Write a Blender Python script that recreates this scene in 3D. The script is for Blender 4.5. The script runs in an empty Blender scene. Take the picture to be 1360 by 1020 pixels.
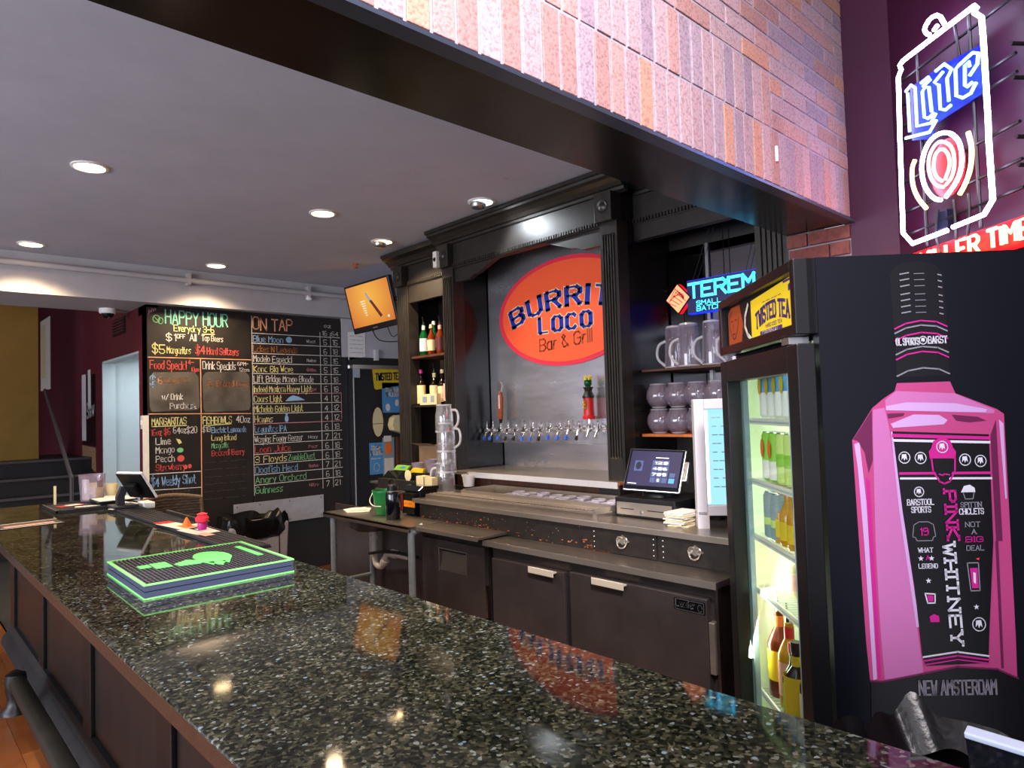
import bpy, bmesh, math, random
from mathutils import Vector, Matrix
random.seed(7)
C = bpy.context.scene.collection
PI = math.pi
sc = bpy.context.scene
# ------------------------------------------------------------------ camera, world, light, exposure
cam = bpy.data.cameras.new('camera'); camo = bpy.data.objects.new('camera', cam); C.objects.link(camo)
cam.sensor_width = 36; cam.lens = 898/1360*36; cam.clip_start = .02
CZ = 1.55
camo.matrix_world = Matrix(((.729,-.003,-.684,0),(-.683,-.049,-.728,0),(-.031,.999,-.038,CZ),(0,0,0,1)))
_l,_q,_s = camo.matrix_world.decompose(); camo.matrix_world = Matrix.Translation(_l) @ _q.to_matrix().to_4x4()
sc.camera = camo
wd = bpy.data.worlds.new('room_air'); sc.world = wd; wd.use_nodes = True
wd.node_tree.nodes['Background'].inputs[0].default_value = (.70,.68,.80,1)
wd.node_tree.nodes['Background'].inputs[1].default_value = .95
sc.view_settings.view_transform = 'Standard'; sc.view_settings.look = 'None'
sc.view_settings.exposure = 0.18; sc.view_settings.gamma = 1; sc.view_settings.use_curve_mapping = False

def lamp(name, kind, loc, power, color, target=None, size=.1, spot=1.2, blend=.5, sizey=None):
    d = bpy.data.lights.new(name, kind); d.energy = power; d.color = color
    if kind == 'AREA':
        d.size = size
        if sizey: d.shape = 'RECTANGLE'; d.size_y = sizey
    else: d.shadow_soft_size = size
    if kind == 'SPOT': d.spot_size = spot; d.spot_blend = blend
    o = bpy.data.objects.new(name, d); C.objects.link(o); o.location = loc
    if target is not None:
        o.rotation_euler = (Vector(target)-Vector(loc)).to_track_quat('-Z','Y').to_euler()
    return o
WARM = (1,.74,.46); COOL = (.86,.90,1)
# front room: its ceiling lights and added unseen lights that brighten ceiling, steel and brick
lamp('front_room_light','AREA',(-.8,-.9,4.0),110,(1,.92,.94),(1.2,.9,3.0),1.2)
lamp('track_light','SPOT',(-.2,-.7,4.05),1250,(1,.90,1),(.75,1.1,2.75),.12,1.15,1)  # added unseen spot, shaped to brighten the left bricks and fade rightwards
lamp('front_room_light','AREA',(-2.6,.2,3.4),22,COOL,(.4,3.2,1.0),1.6)
lamp('street_window_light','AREA',(-3.6,-3.2,2.2),90,(.80,.88,1),(2.5,3.0,1.6),2.4,sizey=2.0)  # added area light out of view, a general fill rather than a window
lamp('street_window_light','AREA',(-3.9,2.6,1.75),230,(.88,.9,1),(3,3.2,2.0),4.2,sizey=1.5)  # added unseen area light, brightens the bar ceiling and back bar steel
lamp('hall_window_light','AREA',(2.1,7.4,2.25),13,(.85,.95,1),(2.3,7.4,.5),.5)  # added lamp under the side room's ceiling, brightens the doorway; no window there
lamp('stair_light','AREA',(.2,8.0,3.3),3.2,(1,.8,.5),(.6,9,1.8),.4)

# ------------------------------------------------------------------ materials
def hx(h):
    h = h.lstrip('#'); v = [int(h[i:i+2],16)/255 for i in (0,2,4)]
    return tuple((x/12.92 if x <= .04045 else ((x+.055)/1.055)**2.4) for x in v)+(1,)
def mat(name, col, rough=.5, metal=0, var=0, scale=20, bump=0, bscale=None, alpha=1, coat=0, stretch=None, col2=None, trans=0, ior=1.45, rvar=0, spec=None):
    m = bpy.data.materials.new(name); m.use_nodes = True
    nt = m.node_tree; b = nt.nodes['Principled BSDF']
    c = hx(col) if isinstance(col,str) else tuple(col)+(1,) if len(col)==3 else col
    b.inputs['Base Color'].default_value = c; b.inputs['Roughness'].default_value = rough
    b.inputs['Metallic'].default_value = metal; b.inputs['Coat Weight'].default_value = coat
    b.inputs['Coat Roughness'].default_value = .05
    b.inputs['Transmission Weight'].default_value = trans; b.inputs['IOR'].default_value = ior; b.inputs['Alpha'].default_value = alpha
    if spec is not None: b.inputs['Specular IOR Level'].default_value = spec
    if var or col2 or bump or rvar:
        tc = nt.nodes.new('ShaderNodeTexCoord'); mp = nt.nodes.new('ShaderNodeMapping')
        nt.links.new(tc.outputs['Object'], mp.inputs[0])
        if stretch: mp.inputs['Scale'].default_value = stretch
        n = nt.nodes.new('ShaderNodeTexNoise'); n.inputs['Scale'].default_value = scale; n.inputs['Detail'].default_value = 6
        n.inputs['Roughness'].default_value = .65
        nt.links.new(mp.outputs[0], n.inputs['Vector'])
        if var or col2:
            r = nt.nodes.new('ShaderNodeValToRGB')
            c2 = hx(col2) if col2 else tuple(max(0,x*(1-var)) for x in c[:3])+(1,)
            c1 = c if col2 else tuple(min(1,x*(1+var)) for x in c[:3])+(1,)
            r.color_ramp.elements[0].position = .35; r.color_ramp.elements[0].color = c2
            r.color_ramp.elements[1].position = .65; r.color_ramp.elements[1].color = c1
            nt.links.new(n.outputs[0], r.inputs[0]); nt.links.new(r.outputs[0], b.inputs['Base Color'])
        if rvar:
            mr = nt.nodes.new('ShaderNodeMapRange'); mr.inputs[3].default_value = max(0,rough-rvar); mr.inputs[4].default_value = rough+rvar
            nt.links.new(n.outputs[0], mr.inputs[0]); nt.links.new(mr.outputs[0], b.inputs['Roughness'])
        if bump:
            bu = nt.nodes.new('ShaderNodeBump'); bu.inputs['Strength'].default_value = bump; bu.inputs['Distance'].default_value = .004
            if bscale:
                n2 = nt.nodes.new('ShaderNodeTexNoise'); n2.inputs['Scale'].default_value = bscale; n2.inputs['Detail'].default_value = 4
                nt.links.new(mp.outputs[0], n2.inputs['Vector']); nt.links.new(n2.outputs[0], bu.inputs['Height'])
            else: nt.links.new(n.outputs[0], bu.inputs['Height'])
            nt.links.new(bu.outputs[0], b.inputs['Normal'])
    return m
def emit(name, col, strength, base=None):
    m = bpy.data.materials.new(name); m.use_nodes = True
    b = m.node_tree.nodes['Principled BSDF']; c = hx(col)
    b.inputs['Base Color'].default_value = hx(base) if base else c
    b.inputs['Emission Color'].default_value = c; b.inputs['Emission Strength'].default_value = strength
    b.inputs['Roughness'].default_value = .4
    return m
def granite():
    m = bpy.data.materials.new('granite'); m.use_nodes = True; nt = m.node_tree; b = nt.nodes['Principled BSDF']
    tc = nt.nodes.new('ShaderNodeTexCoord')
    def vor(scale):
        v = nt.nodes.new('ShaderNodeTexVoronoi'); v.inputs['Scale'].default_value = scale; v.inputs['Randomness'].default_value = 1
        nt.links.new(ds.outputs[0], v.inputs['Vector']); return v
    nz = nt.nodes.new('ShaderNodeTexNoise'); nz.inputs['Scale'].default_value = 90; nz.inputs['Detail'].default_value = 3
    nt.links.new(tc.outputs['Object'], nz.inputs['Vector'])
    ds = nt.nodes.new('ShaderNodeMixRGB'); ds.blend_type = 'ADD'; ds.inputs[0].default_value = .003
    nt.links.new(tc.outputs['Object'], ds.inputs[1]); nt.links.new(nz.outputs[1], ds.inputs[2])
    v1 = vor(165)
    sp = nt.nodes.new('ShaderNodeSeparateColor'); nt.links.new(v1.outputs['Color'], sp.inputs[0])
    r = nt.nodes.new('ShaderNodeValToRGB'); cr = r.color_ramp; cr.interpolation = 'LINEAR'
    stops = [(0,'#0f120d'),(.25,'#1b1e18'),(.50,'#2a2b23'),(.72,'#3b3b2f'),(.86,'#4c4937'),(.95,'#605e4e'),(1,'#7f8787')]
    while len(cr.elements) < len(stops): cr.elements.new(.5)
    for e,(p,h) in zip(cr.elements, stops): e.position = p; e.color = hx(h)
    nt.links.new(sp.outputs[0], r.inputs[0])
    v2 = vor(62); sp2 = nt.nodes.new('ShaderNodeSeparateColor'); nt.links.new(v2.outputs['Color'], sp2.inputs[0])
    gt = nt.nodes.new('ShaderNodeMath'); gt.operation = 'GREATER_THAN'; gt.inputs[1].default_value = .94; nt.links.new(sp2.outputs[1], gt.inputs[0])
    lt = nt.nodes.new('ShaderNodeMath'); lt.operation = 'LESS_THAN'; lt.inputs[1].default_value = .24; nt.links.new(v2.outputs['Distance'], lt.inputs[0])
    mu = nt.nodes.new('ShaderNodeMath'); mu.operation = 'MULTIPLY'; nt.links.new(gt.outputs[0], mu.inputs[0]); nt.links.new(lt.outputs[0], mu.inputs[1])
    mx = nt.nodes.new('ShaderNodeMixRGB'); nt.links.new(mu.outputs[0], mx.inputs[0]); nt.links.new(r.outputs[0], mx.inputs[1]); mx.inputs[2].default_value = hx('#74899a')
    n3 = nt.nodes.new('ShaderNodeTexNoise'); n3.inputs['Scale'].default_value = 9; n3.inputs['Detail'].default_value = 5; nt.links.new(tc.outputs['Object'], n3.inputs['Vector'])
    r3 = nt.nodes.new('ShaderNodeValToRGB'); r3.color_ramp.elements[0].position = .35; r3.color_ramp.elements[0].color = (.35,.38,.36,1); r3.color_ramp.elements[1].position = .62; r3.color_ramp.elements[1].color = (1,1,.95,1)
    nt.links.new(n3.outputs[0], r3.inputs[0])
    m2 = nt.nodes.new('ShaderNodeMixRGB'); m2.blend_type = 'MULTIPLY'; m2.inputs[0].default_value = .8
    nt.links.new(mx.outputs[0], m2.inputs[1]); nt.links.new(r3.outputs[0], m2.inputs[2]); nt.links.new(m2.outputs[0], b.inputs['Base Color'])
    b.inputs['Roughness'].default_value = .07
    mr = nt.nodes.new('ShaderNodeMapRange'); mr.inputs[3].default_value = .015; mr.inputs[4].default_value = .085; nt.links.new(n3.outputs[0], mr.inputs[0]); nt.links.new(mr.outputs[0], b.inputs['Roughness'])
    return m
def per_object(name, cols, rough=.8, scale=60, speck=.5, bump=.6):
    m = bpy.data.materials.new(name); m.use_nodes = True; nt = m.node_tree; b = nt.nodes['Principled BSDF']
    oi = nt.nodes.new('ShaderNodeObjectInfo'); r = nt.nodes.new('ShaderNodeValToRGB'); r.color_ramp.interpolation = 'CONSTANT'
    while len(r.color_ramp.elements) < len(cols): r.color_ramp.elements.new(.5)
    for i,(e,h) in enumerate(zip(r.color_ramp.elements, cols)): e.position = i/len(cols); e.color = hx(h)
    nt.links.new(oi.outputs['Random'], r.inputs[0])
    tc = nt.nodes.new('ShaderNodeTexCoord'); ad = nt.nodes.new('ShaderNodeVectorMath'); ad.operation = 'ADD'
    nt.links.new(tc.outputs['Object'], ad.inputs[0]); nt.links.new(oi.outputs['Location'], ad.inputs[1])
    n = nt.nodes.new('ShaderNodeTexNoise'); n.inputs['Scale'].default_value = scale; n.inputs['Detail'].default_value = 5; nt.links.new(ad.outputs[0], n.inputs['Vector'])
    r2 = nt.nodes.new('ShaderNodeValToRGB'); r2.color_ramp.elements[0].position = .36; r2.color_ramp.elements[0].color = (.25,.2,.2,1); r2.color_ramp.elements[1].position = .52; r2.color_ramp.elements[1].color = (1,1,1,1)
    nt.links.new(n.outputs[0], r2.inputs[0])
    mx = nt.nodes.new('ShaderNodeMixRGB'); mx.blend_type = 'MULTIPLY'; mx.inputs[0].default_value = speck
    nt.links.new(r.outputs[0], mx.inputs[1]); nt.links.new(r2.outputs[0], mx.inputs[2]); nt.links.new(mx.outputs[0], b.inputs['Base Color'])
    b.inputs['Roughness'].default_value = rough
    bu = nt.nodes.new('ShaderNodeBump'); bu.inputs['Strength'].default_value = bump; bu.inputs['Distance'].default_value = .003
    nt.links.new(n.outputs[0], bu.inputs['Height']); nt.links.new(bu.outputs[0], b.inputs['Normal'])
    return m
def window_glass(name, tint=(1,1,1), refl=.08, haze=0, hcol='#b4a8b6'):
    m = bpy.data.materials.new(name); m.use_nodes = True; nt = m.node_tree
    for n in list(nt.nodes): nt.nodes.remove(n)
    out = nt.nodes.new('ShaderNodeOutputMaterial'); t = nt.nodes.new('ShaderNodeBsdfTransparent'); g = nt.nodes.new('ShaderNodeBsdfGlossy')
    t.inputs[0].default_value = tint+(1,); g.inputs['Roughness'].default_value = .02
    f = nt.nodes.new('ShaderNodeLayerWeight'); f.inputs[0].default_value = .5
    pw = nt.nodes.new('ShaderNodeMath'); pw.operation = 'POWER'; pw.inputs[1].default_value = 3.5; nt.links.new(f.outputs['Facing'], pw.inputs[0])
    mr = nt.nodes.new('ShaderNodeMapRange'); mr.inputs[3].default_value = refl*.3; mr.inputs[4].default_value = min(1,refl*2.6); nt.links.new(pw.outputs[0], mr.inputs[0])
    mx = nt.nodes.new('ShaderNodeMixShader'); nt.links.new(mr.outputs[0], mx.inputs[0]); nt.links.new(t.outputs[0], mx.inputs[1]); nt.links.new(g.outputs[0], mx.inputs[2])
    last = mx
    if haze:
        df = nt.nodes.new('ShaderNodeBsdfDiffuse'); df.inputs[0].default_value = hx(hcol); last = nt.nodes.new('ShaderNodeMixShader'); last.inputs[0].default_value = haze
        nt.links.new(mx.outputs[0], last.inputs[1]); nt.links.new(df.outputs[0], last.inputs[2])
    nt.links.new(last.outputs[0], out.inputs[0]); return m
MM = {}
def mk(k, *a, **kw): MM[k] = mat(k, *a, **kw)
MM['granite'] = granite()
MM['brick'] = per_object('brick', ['#a08688','#967c80','#a07c76','#887680','#9a8284','#a87c68','#907e86','#94706a'], .75, 120, .45)
MM['brick_pier'] = per_object('brick_pier', ['#7a4436','#6e3b33','#85492f','#704038'], .8, 40, .4)
MM['plank'] = per_object('plank', ['#8e5028','#834820','#97592c','#7a421c','#884b24'], .28, 8, .25, .1)
mk('mortar','#8d868e',.9,var=.1,scale=60,bump=.3)
mk('ceiling_paint','#aeb0bc',.85,var=.04,scale=3,bump=.25,bscale=9)
mk('soffit_paint','#a8a4a6',.7,var=.04,scale=6)
mk('white_wall','#b4b2b6',.7,var=.04,scale=5)
mk('beam_black','#0f0c0c',.2,var=.2,scale=8,bump=.12,bscale=14,rvar=.06)
mk('lintel_steel','#5c6678',.3,.8)
mk('black_wood','#27231f',.36,var=.3,scale=30,bump=.25,bscale=25,stretch=(1,1,.2),rvar=.12)
mk('black_wood_flat','#231f1b',.42,var=.3,scale=18,bump=.12)
mk('panel_gloss','#17130f',.22,var=.2,scale=6,rvar=.04)
mk('worn_wood','#191410',.5,scale=26,bump=.2,var=.45)
mk('rust_scuff','#a2542a',.8,var=.4,scale=60)
mk('bar_panel','#17120f',.42,var=.25,scale=14,bump=.1,stretch=(1,1,.15))
mk('bar_black','#0b0908',.4)
mk('bar_skirt','#191818',.65,var=.4,scale=14,bump=.2)
mk('granite_edge','#33241b',.3,var=.3,scale=90)
mk('rail_metal','#26241d',.4,.3,var=.2,scale=12)
mk('maroon','#4e1220',.55,var=.12,scale=3)
mk('purple_wall','#360828',.5,var=.12,scale=2,bump=.1)
mk('yellow_wall','#74571a',.7,var=.08,scale=4)
mk('blue_gray','#aab4b6',.6,var=.03,scale=4)
mk('wall_black','#1d1d20',.5,var=.15,scale=4)
mk('chalk_face','#18120e',.55,var=.35,scale=5,rvar=.08)
mk('stair','#0d0b0c',.5,var=.3)
mk('nosing','#3a3436',.5)
mk('tile_floor','#4a2f22',.45,var=.25,scale=6)
mk('steel','#a09a92',.30,1,var=.08,scale=9,rvar=.07,stretch=(1,1,12))
mk('steel_panel','#c6c4c9',.25,.82,var=.14,scale=1.6,rvar=.09,stretch=(1,1,5),bump=.05,bscale=3)
mk('steel_dark','#5e5551',.32,.75,var=.14,scale=5,rvar=.08)
mk('steel_top','#a39a90',.30,.93,var=.12,scale=7,rvar=.05,stretch=(1,.2,1))
mk('steel_warm','#bab0a2',.30,.85,var=.08,scale=7,rvar=.04,stretch=(1,.2,1))
mk('plate_steel','#a3a3a8',.35,.4,var=.08,scale=12)
mk('rim_grey','#aab4c6',.3)
mk('tag_orange','#ff9a1c',.5)
mk('handle_steel','#cfc4ac',.35,.35)
mk('chrome','#dcdcde',.12,1)
mk('galvanised','#a4acb4',.4,.4,var=.1,scale=30)
mk('pvc','#d2c8bc',.45,var=.06)
mk('mirror','#8c8a90',.04,1)
mk('black','#0a0a0b',.4)
mk('black_gloss','#0a0c14',.12,coat=.5)
mk('fridge_black','#080b13',.30,spec=.32,var=.05,scale=3,rvar=.05)
mk('fridge_trim','#0e0e10',.3)
mk('fridge_inside','#e4ecd6',.5)
mk('white','#e6e4e0',.5)
mk('white_gloss','#e4e2de',.25)
mk('paper','#d8d2c6',.8,var=.05)
mk('grey_plastic','#8b8790',.5,var=.05)
mk('light_grey','#c3c1c2',.45)
mk('rubber','#17171a',.6)
mk('rubber_grey','#2a2a30',.6)
mk('rubber_blue','#3a4258',.55)
mk('lime_rubber','#5fd86b',.5)
mk('lime_edge','#86e87c',.5)
mk('wicker','#3a2e24',.5,var=.3,scale=50)
mk('wicker_rim','#5c4630',.55,var=.3,scale=60)
mk('bag','#0b0a0a',.25,bump=.9,bscale=18,scale=10)
mk('green_pail','#1b7a3c',.35)
mk('cardboard','#86694c',.85,var=.08)
mk('yellow','#d9b91f',.5)
mk('label_cream','#d8c99a',.6)
mk('orange','#e8762c',.5)
mk('coral','#ff5e30',.6)
mk('red_rim','#e8334a',.4)
mk('logo_blue','#182a90',.4)
mk('logo_cream','#f0d9a6',.5)
mk('logo_brown','#a8481c',.5)
mk('red','#c51f1c',.35)
mk('tap_wood','#8a4626',.45,var=.2,scale=40)
mk('blue','#2c5fc4',.4)
mk('sky_blue','#4f8ec4',.5)
mk('navy','#15192f',.4)
mk('purple','#4a3470',.5)
mk('brown_wood','#4d2c1c',.55,var=.3,scale=20,stretch=(1,1,.2))
mk('orange_wood','#b8652e',.5,var=.2,scale=30)
mk('green_bottle','#0c5a2a',.08,trans=.4)
mk('dark_bottle','#120a06',.08)
mk('amber','#7a3010',.1,trans=.3)
mk('yellow_liquid','#c99116',.15,trans=.2)
mk('clear','#ffffff',.02,trans=1,ior=1.35)
MM['pane'] = window_glass('pane',(.93,.97,.94),.12)
MM['plastic_clear'] = window_glass('plastic_clear',(.9,.88,.92),.25,.13,'#c8b8c8')
MM['plastic_frost'] = mat('plastic_frost','#a79aa8',.3,alpha=.55)
MM['glass_mug'] = window_glass('glass_mug',(.92,.92,.94),.35,.12,'#d8d4d0')
mk('glass_rim','#cfcdd2',.08,alpha=.75,coat=1)
mk('dark_print','#151318',.4)
mk('print_black','#08080c',.25)
mk('pink','#a83c70',.3)
mk('pink_light','#b0639a',.3)
mk('pink_pale','#b792c0',.3)
mk('pink_dark','#5c1840',.3)
mk('magenta','#b3197c',.35)
mk('print_white','#c4c2cc',.4)
mk('print_grey','#77757e',.4)
mk('silver','#bcbcba',.25,.9)
mk('lime','#8cc63c',.45)
mk('pale_lime','#c4dc7a',.45)
mk('salmon','#e8a69a',.45)
mk('grey_blue','#8096a0',.45)
mk('ch_teal','#6fb7a0',.9); mk('ch_white','#c9c6c0',.9); mk('ch_yellow','#cfc888',.9); mk('ch_red','#c9504a',.9)
mk('ch_orange','#dc9a72',.9); mk('ch_blue','#7fa4c8',.9); mk('ch_green','#78b882',.9); mk('ch_pink','#c4808a',.9); mk('ch_brown','#8e5a30',.9); mk('ch_dim','#4a4038',.9)
mk('ch_smear','#8a8278',.9,alpha=.30,var=.6,scale=3.2)
MM['lamp_warm'] = emit('lamp_warm','#ffdca6',14); MM['lamp_white'] = emit('lamp_white','#eaf4ff',14)
MM['neon_white'] = emit('neon_white','#dcd4ff',16); MM['neon_blue'] = emit('neon_blue','#8cc0ff',3.2,'#9cc8ff'); MM['neon_red'] = emit('neon_red','#ff5038',26)
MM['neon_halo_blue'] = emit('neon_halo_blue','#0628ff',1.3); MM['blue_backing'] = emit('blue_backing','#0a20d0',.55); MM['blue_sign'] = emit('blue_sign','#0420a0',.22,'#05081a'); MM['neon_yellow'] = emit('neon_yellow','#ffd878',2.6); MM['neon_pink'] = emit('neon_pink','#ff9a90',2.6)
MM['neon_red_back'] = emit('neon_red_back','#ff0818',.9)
MM['led_cyan'] = emit('led_cyan','#50e0f8',1.1); MM['led_coral'] = emit('led_coral','#ff9a6a',1.0)
MM['screen_blue'] = emit('screen_blue','#25225c',.7,'#101020'); MM['key_blue'] = emit('key_blue','#6a86c8',.6,'#101020'); MM['key_cyan'] = emit('key_cyan','#63c4ff',1,'#101020'); MM['key_white'] = emit('key_white','#ffffff',.9)
MM['menu_glow'] = emit('menu_glow','#a8ecff',.95,'#101010'); MM['menu_white'] = emit('menu_white','#f4fbff',1.3)
MM['fridge_led'] = emit('fridge_led','#e8ffcc',5)
MM['tv_knife'] = emit('tv_knife','#7a2818',.6,'#101010'); MM['tv_steel'] = emit('tv_steel','#b9aeb4',.7,'#101010'); MM['tv_text'] = emit('tv_text','#ffe6c8',.9,'#101010')
MM['sign_lit'] = emit('sign_lit','#e0c020',.35,'#d9b91f')
def tv_mat():
    m = bpy.data.materials.new('tv_picture'); m.use_nodes = True; nt = m.node_tree; b = nt.nodes['Principled BSDF']
    tc = nt.nodes.new('ShaderNodeTexCoord'); g = nt.nodes.new('ShaderNodeTexGradient'); g.gradient_type = 'SPHERICAL'
    mp = nt.nodes.new('ShaderNodeMapping'); mp.inputs['Scale'].default_value = (2.6,2.6,2.6); mp.inputs['Location'].default_value = (0,0,-.25)
    nt.links.new(tc.outputs['Object'], mp.inputs[0]); nt.links.new(mp.outputs[0], g.inputs[0])
    r = nt.nodes.new('ShaderNodeValToRGB'); r.color_ramp.elements[0].color = hx('#c8662c'); r.color_ramp.elements[1].color = hx('#f4b845')
    nt.links.new(g.outputs[0], r.inputs[0]); nt.links.new(r.outputs[0], b.inputs['Emission Color']); b.inputs['Emission Strength'].default_value = .95
    b.inputs['Base Color'].default_value = (.01,.01,.01,1); b.inputs['Roughness'].default_value = .2
    return m
MM['tv_picture'] = tv_mat()

# ------------------------------------------------------------------ mesh helpers
class Fr:                                   # a flat frame: origin, right, up, outward normal
    def __init__(s, o, u, v, n): s.o=Vector(o); s.u=Vector(u).normalized(); s.v=Vector(v).normalized(); s.n=Vector(n).normalized()
    def __call__(s, a, b, c=0): return s.o+s.u*a+s.v*b+s.n*c
XY = Fr((0,0,0),(1,0,0),(0,1,0),(0,0,1))
class M:
    def __init__(s): s.v=[]; s.f=[]
    def add(s, vs, fs):
        k=len(s.v); s.v += [Vector(p) for p in vs]; s.f += [tuple(i+k for i in f) for f in fs]; return s
    def bx(s, x0,x1,y0,y1,z0,z1, F=None):
        P=[(x,y,z) for z in (z0,z1) for y in (y0,y1) for x in (x0,x1)]
        if F: P=[F(*p) for p in P]
        return s.add(P,[(0,2,3,1),(4,5,7,6),(0,1,5,4),(2,6,7,3),(0,4,6,2),(1,3,7,5)])
    def prism(s, poly, d0, d1, F=XY):
        n=len(poly); vs=[F(a,b,d0) for a,b in poly]+[F(a,b,d1) for a,b in poly]
        return s.add(vs,[tuple(range(n-1,-1,-1)),tuple(range(n,2*n))]+[(i,(i+1)%n,n+(i+1)%n,n+i) for i in range(n)])
    def flat(s, poly, d=0, F=XY):
        return s.add([F(a,b,d) for a,b in poly],[tuple(range(len(poly)))])
    def lathe(s, prof, c=(0,0,0), seg=20, F=None, cap=True):
        F=F or Fr(c,(1,0,0),(0,1,0),(0,0,1)); vs=[]; fs=[]; m=len(prof)
        for r,z in prof:
            for i in range(seg):
                a=2*PI*i/seg; vs.append(F(r*math.cos(a),r*math.sin(a),z))
        for j in range(m-1):
            for i in range(seg):
                k=(i+1)%seg; fs.append((j*seg+i,j*seg+k,(j+1)*seg+k,(j+1)*seg+i))
        if cap: fs.append(tuple(range(seg-1,-1,-1))); fs.append(tuple((m-1)*seg+i for i in range(seg)))
        return s.add(vs,fs)
    def cyl(s, p0, p1, r, seg=12, r2=None):
        p0=Vector(p0); p1=Vector(p1); d=(p1-p0); L=d.length; d.normalize()
        u=d.orthogonal().normalized(); w=d.cross(u)
        return s.lathe([(r,0),(r if r2 is None else r2,L)],seg=seg,F=Fr(p0,u,w,d))
    def tube(s, pts, r, seg=8, closed=False, smooth=0):
        pts=[Vector(p) for p in pts]
        for _ in range(smooth):
            q=[]; n=len(pts); rg=range(n) if closed else range(n-1)
            if not closed: q.append(pts[0])
            for i in rg:
                a,b=pts[i],pts[(i+1)%n]; q += [a*.75+b*.25, a*.25+b*.75]
            if not closed: q.append(pts[-1])
            pts=q
        n=len(pts); vs=[]; fs=[]; u=None
        for i,p in enumerate(pts):
            a=pts[(i-1)%n] if (closed or i>0) else p; b=pts[(i+1)%n] if (closed or i<n-1) else p
            d=(b-a); d = d.normalized() if d.length>1e-9 else Vector((0,0,1))
            if u is None: u=d.orthogonal().normalized()
            u=(u-d*u.dot(d)); u = u.normalized() if u.length>1e-6 else d.orthogonal().normalized()
            w=d.cross(u)
            for k in range(seg):
                t=2*PI*k/seg; vs.append(p+u*(r*math.cos(t))+w*(r*math.sin(t)))
        for i in range(n if closed else n-1):
            j=(i+1)%n
            for k in range(seg):
                l=(k+1)%seg; fs.append((i*seg+k,i*seg+l,j*seg+l,j*seg+k))
        if not closed: fs += [tuple(range(seg-1,-1,-1)),tuple((n-1)*seg+k for k in range(seg))]
        return s.add(vs,fs)
    def strip(s, pts, w, F, d=.001, ext=.5, con=None):
        w0=w
        for (a,b),(c,e) in zip(pts,pts[1:]):
            dx,dy=c-a,e-b; L=math.hypot(dx,dy)
            if L<1e-9: continue
            dx/=L; dy/=L
            if con is not None: w=w0*(con+(1-con)*abs(dy)**1.5); ext=.5*con
            x0,y0=a-dx*w*ext,b-dy*w*ext; x1,y1=c+dx*w*ext,e+dy*w*ext; px,py=-dy*w/2,dx*w/2
            s.add([F(x0-px,y0-py,d),F(x1-px,y1-py,d),F(x1+px,y1+py,d),F(x0+px,y0+py,d)],[(0,1,2,3)])
        return s
    def build(s, name, m, parent=None, smooth=True, bev=0, label=None, stuff=False, angle=40):
        me=bpy.data.meshes.new(name); inv=None
        if parent is not None: inv=WM[parent.name].inverted()
        me.from_pydata([tuple(inv@p) if inv else tuple(p) for p in s.v],[],s.f); me.update()
        bm=bmesh.new(); bm.from_mesh(me); bmesh.ops.recalc_face_normals(bm,faces=bm.faces); bm.to_mesh(me); bm.free()
        me.materials.append(MM[m] if isinstance(m,str) else m)
        if smooth:
            me.polygons.foreach_set('use_smooth',[True]*len(me.polygons)); me.set_sharp_from_angle(angle=math.radians(angle))
        o=bpy.data.objects.new(name,me); C.objects.link(o)
        if parent is not None: o.parent=parent; WM[o.name]=WM[parent.name]
        else: WM[o.name]=Matrix.Identity(4)
        if bev:
            b=o.modifiers.new('bevel','BEVEL'); b.width=bev; b.segments=2; b.limit_method='ANGLE'
        if label: o['label']=label
        if stuff or 'lettering' in name: o['kind']='stuff'
        return o
WM={}
def thing(name, label, cat, loc=(0,0,0), rz=0, group=None):
    o=bpy.data.objects.new(name,None); C.objects.link(o); o.location=loc; o.rotation_euler=(0,0,rz); o.empty_display_size=.05
    WM[o.name]=Matrix.Translation(Vector(loc))@Matrix.Rotation(rz,4,'Z')
    o['label']=label; o['category']=cat
    if group: o['group']=group
    return o
def tag(o, label, cat, group=None):
    o['label']=label; o['category']=cat
    if group: o['group']=group
    return o
def struct(o, label=None):
    o['kind']='structure'
    if label: o['label']=label
    return o
def dup(root, loc, rz=None, label=None, group=None):
    def cp(o,par):
        c=o.copy(); C.objects.link(c)
        if par: c.parent=par
        for ch in list(o.children): cp(ch,c)
        return c
    r=cp(root,None); r.location=loc
    if rz is not None: r.rotation_euler=(0,0,rz)
    if label: r['label']=label
    if group: r['group']=group
    return r
def ell(cx,cy,rx,ry,n=32,a0=0,a1=2*PI):
    full=abs(a1-a0-2*PI)<1e-6
    return [(cx+rx*math.cos(a0+(a1-a0)*i/(n if full else n-1)),cy+ry*math.sin(a0+(a1-a0)*i/(n if full else n-1))) for i in range(n)]

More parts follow.
